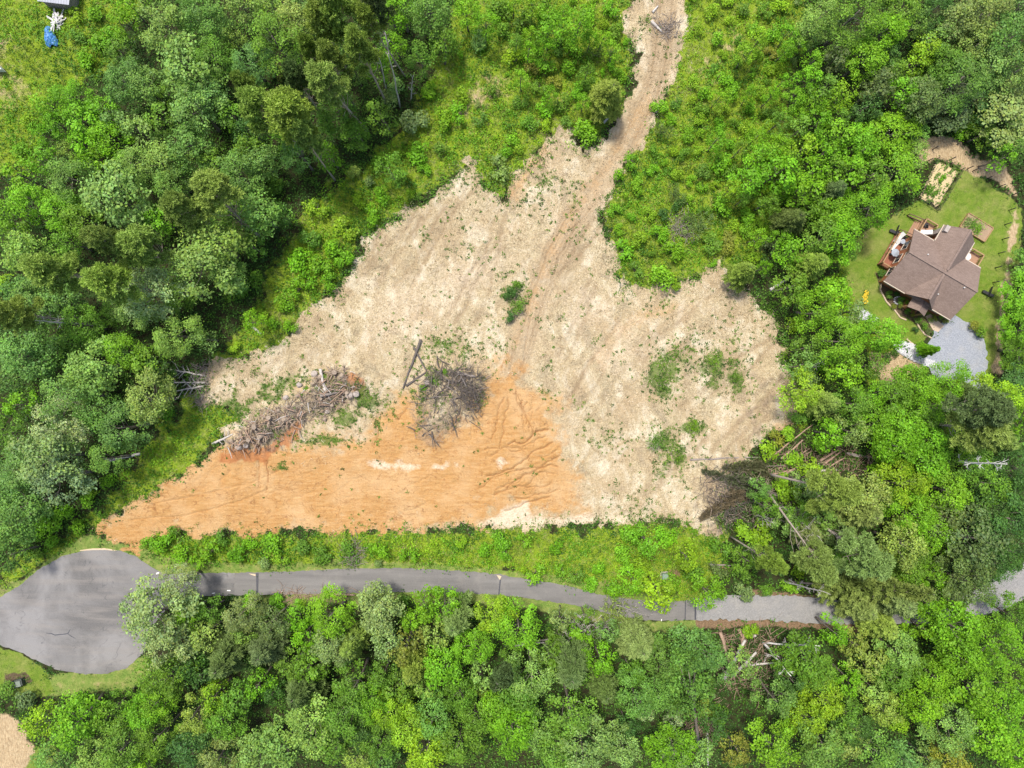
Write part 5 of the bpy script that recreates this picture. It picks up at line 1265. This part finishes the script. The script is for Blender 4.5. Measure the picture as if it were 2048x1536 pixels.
def dead_tree(base, tip, h, r, mat, label, seed, nb=9, name='dead_tree', spread=2.2, tips_up=.3, start=.35):
    """standing or leaning bare tree: trunk and forking branches"""
    rr = random.Random(seed)
    a = gp(*base); a[2] = gz(a[0], a[1])-.2; b = gp(tip[0], tip[1], h)
    A, B = Vector(a), Vector(b); e = empty(name, A); tag(e, label, 'dead tree')
    d = B-A; n = 8; pts = []
    for i in range(n):
        t = i/(n-1); pts.append(d*t+Vector((rr.uniform(-.12, .12), rr.uniform(-.12, .12), 0))*(1 if 0 < i < n-1 else 0))
    mb = MB(); mb.tube(pts, [r*(1-.85*i/(n-1))+.015 for i in range(n)], 8); mb.build('trunk', mat, e)
    for k in range(nb):
        t = start+(0.98-start)*k/nb; i = min(n-2, int(t*(n-1))); f = t*(n-1)-i; p = pts[i]*(1-f)+pts[i+1]*f
        a_ = k*2.4+rr.uniform(-.5, .5); l = spread*(1.15-t*.7)*rr.uniform(.6, 1.2)
        dv = Vector((math.cos(a_), math.sin(a_), tips_up)).normalized()
        mid = p+dv*l*.5+Vector((rr.uniform(-.2, .2), rr.uniform(-.2, .2), .1)); q = mid+(dv+Vector((rr.uniform(-.6, .6), rr.uniform(-.6, .6), .2))).normalized()*l*.55
        mb = MB(); rb = r*.42*(1.1-t*.6); mb.tube([p, mid, q], [rb, rb*.65, .012], 5)
        for z in range(3):
            o_ = mid if z else p*.4+mid*.6; dv2 = (dv+Vector((rr.uniform(-1, 1), rr.uniform(-1, 1), rr.uniform(-.2, .5)))).normalized()
            mb.tube([o_, o_+dv2*l*.22, o_+dv2*l*.42+Vector((rr.uniform(-.15, .15), rr.uniform(-.15, .15), .05))], [rb*.5, rb*.35, .01], 4)
        mb.build('branch', mat, e)
    return e
M_WHITEW = bark_material('bleached_wood', (0.42,0.40,0.38), (0.78,0.75,0.72))
dead_tree((1862,922), (2014,928), 17, .24, M_WHITEW, 'bleached white dead tree with short side branches in the right-hand woods', 3, 13, spread=2.0, start=.4)
dead_tree((1524,1284), (1582,1352), 8, .2, M_WHITEW, 'white dead tree leaning down right from the bottom tangle', 5, 6, spread=2.4)
dead_tree((1527,1286), (1640,1292), 9, .15, M_WHITEW, 'white twisting dead tree leaning right beside the bottom tangle', 8, 8, spread=2.6)
dead_tree((206,652), (70,641), 14, .2, M_DEAD, 'grey bare trunk lying slantwise in the left woods', 11, 8, spread=2.0, start=.55)
dead_tree((1560,1010), (1640,1075), 10, .12, M_DEAD, 'grey twiggy dead tree among the pines right of the clearing', 14, 24, spread=2.6, start=.2)
dead_tree((1515,1030), (1545,1045), 7, .1, M_DEAD, 'small silvery dead tree right of the fallen brown conifer', 16, 12, spread=1.6, start=.2)
dead_tree((1566,1162), (1655,1186), 9, .14, M_DEAD, 'bare grey snag with stubs just above the gravel road', 18, 14, spread=1.5, start=.25)
dead_tree((1620,745), (1655,705), 7, .1, M_DEAD, 'grey twiggy dead tree beside the bright trees left of the house', 19, 12, spread=1.4, start=.3)
dead_tree((800,215), (770,65), 18, .13, M_DEAD, 'tall thin bare trunk at the top of the pines', 21, 4, spread=1.2, start=.6)
dead_tree((775,185), (752,95), 14, .12, M_DEAD, 'bare grey trunk left of the tallest thin trunk', 22, 4, spread=1.0, start=.6)
dead_tree((820,200), (827,150), 6, .1, M_DEAD, 'short bare snag with cross twigs right of the pines', 23, 7, spread=1.0, start=.3)
dead_tree((1300,1236), (1232,1210), 6, .06, M_DEAD, 'thin grey bare sapling over the lower edge of the lane', 24, 8, spread=1.6, start=.2)
for i, (bx, by, tx, ty, wd) in enumerate(((412,752,340,738,'upper'), (410,765,345,765,'middle'), (408,772,352,782,'lower'))):
    log(bx, by, tx, ty, 3.5, M_DEAD, wd+' of three bare fallen branches at the left tip of the clearing', 'dead_branch', z2=.8, group='bare branches at the left clearing tip', branches=8, seed=i)
# uprooted conifers lying at the right edge of the clearing
def felled(base, tip, colr, label, i):
    a = gp(*base); b = gp(*tip); A = Vector((a[0], a[1], .9)); B = Vector((b[0], b[1], .5))
    o = copy_tree(TEMPL['C'][i][0]); o.name = 'fallen_conifer'
    d = B-A; o.location = A; o.rotation_euler = Vector((0, 0, 1)).rotation_difference(d.normalized()).to_euler()
    o.scale = (.48, .48, d.length/13.0)
    for ch in o.children:
        if ch.name.startswith('crown'): ch.color = (*colr, 1)
    tag(o, label, 'fallen tree', 'fallen conifers at the clearing edge')
felled((1558,988), (1398,940), (.085,.105,.055), 'fallen dark grey-green conifer at the right edge of the clearing', 0)
felled((1510,958), (1395,1040), (.15,.125,.08), 'fallen brown conifer crossing below the dark fallen one', 1)
felled((1560,930), (1440,935), (.11,.12,.06), 'fallen conifer with thin dark foliage above the other two fallen ones', 2)

# ---------------------------------------------------------------- stumps, stones and brush of the heaps
M_ROOT = bark_material('root_wood', (0.10,0.07,0.05), (0.50,0.40,0.30))
M_ROCK = simple('field_stone', (0.36,0.31,0.27), 0.9, 0.35, 2.0, 0.6)
def stump(px, py, s, label, seed):
    rr = random.Random(seed); e = at_ground('tree_stump', px, py, rr.uniform(0, 6)); tag(e, label, 'stump', 'stumps of the heap')
    lean = Vector((rr.uniform(-.7, .7), rr.uniform(-.7, .7), 1)).normalized()
    mb = MB(); mb.tube([(0, 0, -.1), lean*.3*s, lean*.75*s], [.3*s, .24*s, .2*s], 10); mb.build('bole', M_ROOT, e)
    mb = MB()
    for k in range(13):
        a = k*.5+rr.uniform(-.2, .2); l = s*rr.uniform(.5, 1.05); v = Vector((math.cos(a), math.sin(a), rr.uniform(-.05, .8)))
        q = v*l*.5+Vector((rr.uniform(-.1, .1), rr.uniform(-.1, .1), .1*s)); mb.tube([v*.1*s+Vector((0, 0, .08*s)), q, v*l+Vector((rr.uniform(-.25, .25)*s, rr.uniform(-.25, .25)*s, 0))], [.10*s, .065*s, .015], 5)
    mb.build('root', M_ROOT, e)
heap_pts = [(472,884,.8),(488,868,1.0),(505,876,.9),(515,850,1.1),(532,868,.9),(545,836,1.0),(560,822,.9),(566,848,1.1),(585,812,1.2),(600,828,.9),(603,790,1.0),(640,758,.9),(668,745,1.0),(690,755,1.0),(700,785,1.0),(645,800,1.2),(662,812,1.0),(630,770,.9),(690,738,.9),(580,838,1.0),(612,840,.8),(650,835,.8)]
for i, (px, py, s) in enumerate(sorted(heap_pts)):
    stump(px, py, s*1.25*random.uniform(.65, 1.45), ['', 'leftmost', 'second', 'third', 'fourth', 'fifth', 'sixth', 'seventh', 'eighth', 'ninth', 'tenth', 'eleventh', 'twelfth', 'thirteenth', 'fourteenth', 'fifteenth', 'sixteenth', 'seventeenth', 'eighteenth', 'nineteenth', 'twentieth', 'twenty-first', 'rightmost'][i+1]+(' of the grey upturned stumps' if i in (0, 21) else ' from left of the grey upturned stumps')+' in the long debris heap', 900+i)
rocks_px = [(700,790,.55,'round pale stone at the right end of the stump heap, left of a pair'),(714,788,.5,'round pale stone at the right end of the stump heap, right of a pair'),(484,893,.45,'pale stone at the lower left end of the stump heap'),(497,890,.4,'grey stone right of the lower left end of the stump heap'),(630,748,.5,'pale stone at the upper edge of the stump heap'),(600,770,.4,'grey stone above the middle of the stump heap'),(575,795,.4,'brownish stone along the upper edge of the stump heap'),(655,823,.35,'small stone at the bottom of the stump heap'),(855,765,.4,'dark stone between crossed logs and brush heap')]
for i, (px, py, s, l) in enumerate(rocks_px):
    e = at_ground('stone', px, py); tag(e, l, 'stone', 'stones of the debris heap')
    mb = MB(); mb.blob((0, 0, s*.5), (s*1.15, s, s*.75), i, .16, 10, 7); mb.build('boulder', M_ROCK, e)
def brush(name, poly, n, mat, label, lo=.5, hi=1.8, zmax=.9, tk=(.012, .05)):
    P = np.array(poly); rr = random.Random(n); mb = MB(); k = 0
    while k < n:
        x = rr.uniform(P[:, 0].min()-15, P[:, 0].max()+15); y = rr.uniform(P[:, 1].min()-15, P[:, 1].max()+15)
        if poly_sd(np.array([x]), np.array([y]), poly)[0] < rr.gauss(3, 9): continue
        p = gp(x, y); z = gz(p[0], p[1])+rr.random()**2*zmax; a = rr.uniform(0, 6.28); l = rr.uniform(lo, hi); q = Vector((math.cos(a), math.sin(a), rr.uniform(-.15, .35)))*l
        A = Vector((p[0], p[1], z)); m0 = A+q*.5+Vector((rr.uniform(-.15, .15), rr.uniform(-.15, .15), .06)); t = rr.uniform(*tk)
        mb.tube([A, m0, A+q], [t, t*.8, t*.4], 4, False); k += 1
    o = mb.build(name, mat); o['kind'] = 'stuff'; o['label'] = label
brush('brush', ASH_SHADE[0], 420, M_ROOT, 'brown twigs heaped right of the crossed logs', zmax=.7, lo=.3, hi=1.5)
brush('brush', parse('850,760 880,735 900,760 880,800 850,800'), 200, M_CHAR, 'dark twigs just right of the crossed logs', zmax=.9, lo=.4, hi=1.6)
brush('brush', parse('895,745 925,735 962,750 965,795 945,830 920,800'), 520, M_CHAR, 'dense dark twigs at the right of the brush heap', zmax=1.2, lo=.5, hi=2.0)
brush('brush', ASH_SHADE[0], 55, M_CHAR, 'thick broken branches across the centre brush heap', zmax=1.2, lo=.8, hi=2.6, tk=(.05, .12))
brush('brush', parse('850,745 930,735 965,760 955,810 880,830'), 28, M_DLOG, 'grey broken branches on the centre brush heap', zmax=1.3, lo=.8, hi=2.4, tk=(.04, .09))
brush('brush', ASH_SHADE[1], 110, M_BLOG, 'thick broken roots across the stump heap', zmax=1.0, lo=.6, hi=2.2, tk=(.05, .13))
brush('brush', ASH_SHADE[1], 36, M_DEAD, 'pale roots across the stump heap', zmax=1.1, lo=.6, hi=2.0, tk=(.04, .10))
brush('brush', ASH_SHADE[1], 500, M_CHAR, 'dark roots through the stump heap', zmax=.4, lo=.3, hi=1.3)
brush('brush', ASH_SHADE[1], 700, M_ROOT, 'roots and twigs through the stump heap', zmax=.7, lo=.3, hi=1.3)
brush('brush', parse('1310,40 1350,45 1350,70 1320,72'), 160, M_DLOG, 'grey twigs heaped at the top of the track', zmax=.5)
brush('brush', parse('1400,940 1530,930 1600,1000 1520,1060 1410,1060'), 450, M_ROOT, 'twigs under the fallen conifers', zmax=1.0)
brush('brush', parse('1405,935 1480,925 1505,1000 1470,1045 1400,1045'), 450, M_CHAR, 'dark twigs among the fallen conifers', zmax=1.2, hi=2.2)
brush('brush', parse('1520,960 1560,900 1690,890 1760,930 1680,960 1600,960'), 420, M_BLOG, 'brown twigs among the felled logs', zmax=.7, lo=.5, hi=2.4)
brush('brush', parse('1435,1260 1540,1255 1560,1340 1500,1390 1440,1370'), 420, M_BLOG, 'tangle of twigs below the gravel road', zmax=1.0, hi=2.4)
brush('brush', parse('395,735 415,730 412,800 400,812 390,790'), 260, M_DLOG, 'dark twigs at the left tip of the clearing', zmax=.5)
brush('brush', parse('560,1185 700,1188 700,1200 560,1200'), 220, M_BLOG, 'twigs along the lower edge of the lane', zmax=.2, lo=.3)
brush('brush', parse('1130,1235 1220,1240 1240,1265 1120,1275'), 220, M_DEAD, 'bare twigs on the verge below the lane', zmax=.4)
brush('brush', parse('1400,1430 1440,1400 1430,1470 1370,1480 1370,1450'), 260, M_BLOG, 'twigs by the thick leaning trunk', zmax=.5)
brush('brush', parse('690,1095 720,1090 725,1120 690,1125'), 160, M_DLOG, 'grey twigs in the shrubs above the lane', zmax=.6)
brush('brush', parse('1340,435 1380,430 1385,475 1345,480'), 220, M_DLOG, 'grey twigs in the shrubs right of the track', zmax=.7)

# ---------------------------------------------------------------- uncountable low growth
def lookup(field, x, y):
    i = np.clip(np.searchsorted(xs, x-.1), 0, len(xs)-1); j = np.clip(np.searchsorted(ys, y-.1), 0, len(ys)-1)
    return field[j, i]
rd = np.maximum.reduce([poly_sd(PX, PY, p) for p in (ROAD, GRAVEL, DRIVE, WALK)])
noroad = rd < -2
house_pad = (np.abs(GX-63) < 7.5) & (np.abs(GY-17) < 8.5)
def scatter(name, dens, n, per, size, hgt, cols, label, seed, grass=False, clump=.3, lo_noise=.25):
    global rng
    rng = np.random.default_rng(seed)
    x = rng.uniform(-82, 82, n); y = rng.uniform(-62, 62, n)
    keep = rng.random(n) < lookup(dens, x, y)
    x, y = x[keep], y[keep]
    z = lookup(Z, x, y)
    k = len(x)
    base = np.stack([x, y, z], 1).repeat(per, 0)
    s0 = rng.uniform(.6, 1.4, k).repeat(per)
    p = base+rng.normal(size=(k*per, 3))*np.array([clump, clump, 0])*s0[:, None]
    p[:, 2] += np.abs(rng.normal(size=k*per))*hgt*s0
    if grass:
        d = unit(rng.normal(size=(k*per, 3))*np.array([1, 1, .4])+np.array([0, 0, .55])); Q = needle_quads(p, d, rng.uniform(.6, 1.4, k*per)*size, .06)
    else:
        Q = leaf_quads(p, unit(rng.normal(size=(k*per, 3))*.6+np.array([0, 0, 1])), rng.uniform(.6, 1.4, k*per)*size)
    cols = np.array(cols); f = np.clip(.5+.5*fbm(x, y, lo_noise, 3)*1.9+rng.normal(size=k)*.14, 0, .999)*(len(cols)-1)
    i = f.astype(int); t = (f-i)[:, None]; cc = cols[i]*(1-t)+cols[i+1]*t
    tone = cc.repeat(per, 0)*rng.uniform(.7, 1.3, (k*per, 1))
    o = link(name, quad_mesh(name, Q, tone, M_STUFF)); o['kind'] = 'stuff'; o['label'] = label
    return o
clear_in = sd_clear > 0
def dn(a): return a.astype(np.float32)*noroad*(~house_pad)
green_d = np.clip(m_meadow*(1-m_clear)*(1-m_verge*.7)*(1-m_lawn)*(1-m_dry), 0, 1)
dry_noise = sm(fbm(GX, GY, .22, 3), -.05, .35)
scatter('grass', dn(green_d*(.30+.5*dry_noise)), 120000, 6, .42, .08, [(.055,.12,.012), (.10,.18,.018), (.17,.24,.035), (.32,.32,.12)], 'tall grass and weeds on the open slopes', 1, True, .22)
scatter('undergrowth', dn(green_d*(.75-.45*dry_noise)), 60000, 10, .20, .20, [(.045,.12,.010), (.075,.19,.012), (.13,.28,.014), (.20,.34,.02)], 'low leafy growth on the open slopes', 2, False, .24)
forest_d = np.clip((1-m_meadow)*(1-m_clear)*(1-m_lawn)*(1-m_verge)*(1-m_dry)*(1-m_rust), 0, 1)
scatter('undergrowth', dn(forest_d*.65), 60000, 9, .28, .35, [(.035,.085,.014), (.05,.13,.016), (.075,.18,.018), (.11,.23,.02)], 'low leafy growth on the woodland floor', 3, False, .4)
scatter('weeds', dn(np.clip(m_clear*(weed*1.0+.006+.22*sm(fbm(GX, GY, .30, 3), .16, .5)*(1-.75*m_orange)), 0, 1)*(rill < .5)), 110000, 10, .19, .13, [(.045,.095,.015), (.07,.15,.018), (.11,.21,.02), (.15,.25,.03)], 'dark weeds sprouting on the bare ground', 4, False, .13, 1.0)
scatter('straw', dn(np.clip(sm(sd_clear+wob*1.5+n2*6, -24, 8)*(1-m_orange)*(1-m_cream*.5), 0, 1)*.8), 70000, 3, .34, .03, [(.24,.18,.10), (.44,.34,.21), (.60,.49,.33), (.76,.66,.49)], 'straw strewn on the cleared slope', 5, True, .3, .6)
scatter('grass', dn(np.clip(np.maximum(m_lawn, m_verge)*(1-m_dry), 0, 1)*.5), 90000, 4, .16, .01, [(.09,.20,.02), (.15,.26,.035), (.22,.29,.06), (.30,.29,.10)], 'short grass of lawns and road verges', 6, True, .2)
edge_d = np.clip(1-np.abs(sd_clear+wob*1.5+n2*6)/22, 0, 1)*(1-m_orange*.5)
scatter('undergrowth', dn(green_d*(1-.7*dry_noise)*.9), 13000, 34, .24, .42, [(.06,.16,.010), (.10,.26,.012), (.15,.33,.012), (.24,.42,.015)], 'low bushy growth on the open slopes', 8, False, .5)
scatter('undergrowth', (m_bed*.8).astype(np.float32), 60000, 8, .16, .14, [(.04,.10,.015), (.07,.15,.02), (.16,.22,.03)], 'leafy planting in the beds by the house', 9, False, .15)
scatter('weeds', dn(edge_d*.7*(PY > 300)), 70000, 10, .19, .18, [(.045,.11,.012), (.08,.19,.015), (.15,.26,.03)], 'weeds fringing the cleared ground', 7, False, .2, .6)

# filling shrubs where the open slopes and gaps show more of them
frng = random.Random(77)
taken = [(p[1], p[2], p[3]) for p in PLANTS]
def fill(polys, n, rmin, rmax, cols, k='S', gap=.8):
    c_ = 0; tries = 0
    while c_ < n and tries < 4000:
        tries += 1
        poly = frng.choice(polys); P = np.array(poly)
        x = frng.uniform(P[:, 0].min(), P[:, 0].max()); y = frng.uniform(P[:, 1].min(), P[:, 1].max()); r = frng.uniform(rmin, rmax)
        if not (-15 < x < 2063 and -15 < y < 1551): continue
        X = np.array([x]); Y = np.array([y])
        if poly_sd(X, Y, poly)[0] < 0 or poly_sd(X, Y, CLEAR)[0] > -r*.6 or poly_sd(X, Y, ROAD)[0] > -r*.7 or poly_sd(X, Y, GRAVEL)[0] > -r*.7 or poly_sd(X, Y, LAWN)[0] > -r: continue
        if any((x-a)**2+(y-b)**2 < (gap*(r+q))**2 for a, b, q in taken): continue
        place(k, x, y, r, frng.choice(cols)); taken.append((x, y, r)); c_ += 1
    return c_
WOODS = [parse('0,330 330,0 860,0 800,180 700,340 560,500 540,640 420,740 300,880 180,1040 0,1150'), parse('1580,0 2048,0 2048,420 1960,300 1830,280 1720,450 1580,560 1500,480 1560,250'), parse('1560,560 1690,560 1740,760 1990,760 2048,560 2048,1150 1850,1200 1450,1190 1480,1050 1560,870'), parse('270,1380 340,1220 700,1205 1280,1265 2048,1260 2048,1536 100,1536 120,1420')]
fill([MEADOW[2], MEADOW[1]], 40, 8, 15, 'gglmwl')
fill([parse('1480,80 1600,60 1620,430 1540,540 1480,520 1440,330 1420,200'), parse('1010,0 1230,10 1230,130 1160,210 1040,190')], 34, 14, 23, 'gglmg', 'b', .72)
fill(WOODS, 60, 20, 30, 'mgdupm', 'b', .62)

# ---------------------------------------------------------------- labels that single each plant out
LM = [(1865,550,'the brown-roofed house'),(150,1220,'the grey cul-de-sac'),(832,725,'the crossed dark logs'),(600,805,'the stump heap'),(104,77,'the blue tarp'),(1915,690,'the gravel driveway'),(1328,1150,'the grey-green utility box'),(1970,930,'the white dead tree'),(1170,265,'the round trackside bush'),(1320,45,'the tan track top'),(1040,890,'the rilled orange slope'),(1880,365,'the vegetable plot'),(758,1235,'the silvery lane tree'),(1395,1220,'the asphalt end'),(42,1362,'the dark chest'),(1440,970,'the fallen dark conifer'),(245,914,'the grey log on grass'),(410,770,'the left clearing tip'),(943,320,'the top clearing notch'),(2048,0,'the top right corner'),(2048,1536,'the bottom right corner'),(0,1536,'the bottom left corner'),(0,0,'the top left corner'),(512,0,'the top edge'),(1024,1536,'the bottom centre edge'),(1990,1170,'the gravel road bend'),(0,640,'the left edge middle'),(690,200,'the bare-trunked pines'),(2048,700,'the right edge middle'),(1490,1310,'the bottom trunk tangle'),(330,1230,'the silvery cul-de-sac tree'),(515,1168,'the left road seam'),(1000,1170,'the middle road seam'),(1240,490,'the right clearing notch'),(1590,900,'the brown felled logs'),(1024,0,'the top centre edge'),(0,320,'the left dry grass'),(1024,1330,'the lower woods centre'),(1560,760,'the right clearing bulge'),(1700,0,'the top right woods edge'),(300,560,'the left woods centre'),(1340,905,'the clearing lime bush')]
ORD = ['nearest', 'second nearest', 'third nearest', 'fourth nearest', 'fifth nearest', 'sixth nearest', 'seventh nearest', 'eighth nearest', 'ninth nearest', 'tenth nearest']
DIRS = ['right of', 'above and right of', 'above', 'above and left of', 'left of', 'below and left of', 'below', 'below and right of']
def size_word(r, k): 
    if k in 'SW': return 'small ' if r < 14 else ('large ' if r > 24 else '')
    return 'small ' if r < 26 else ('large ' if r > 44 else '')
desc = [size_word(p[3], p[4])+p[5]+' '+KIND[p[4]] for p in PLANTS]
def sect(p, l):
    a = math.atan2(-(p[2]-l[1]), p[1]-l[0]); return int(round(a/(math.pi/4))) % 8
for i, p in enumerate(PLANTS):
    best = None
    for l in LM:
        d = math.hypot(p[1]-l[0], p[2]-l[1])
        if d > 420: continue
        if d < 14: cand = (-1, d, f'{desc[i]} at {l[2]}')
        else:
            s = sect(p, l)
            rank = sum(1 for j, q in enumerate(PLANTS) if j != i and desc[j] == desc[i] and math.hypot(q[1]-l[0], q[2]-l[1]) < d and sect(q, l) == s)
            if rank >= len(ORD): continue
            cand = (rank, d, f'{ORD[rank]} {desc[i]} {DIRS[s]} {l[2]}')
        if best is None or (cand[0]*60+cand[1]) < (best[0]*60+best[1]): best = cand
    p[0]['label'] = best[2] if best else desc[i]+' in the woods'
# models that no place used
for k, L_ in TEMPL.items():
    for i, (T, a, b) in enumerate(L_):
        if (k, i) not in used:
            for ch in list(T.children): bpy.data.objects.remove(ch)
            bpy.data.objects.remove(T)
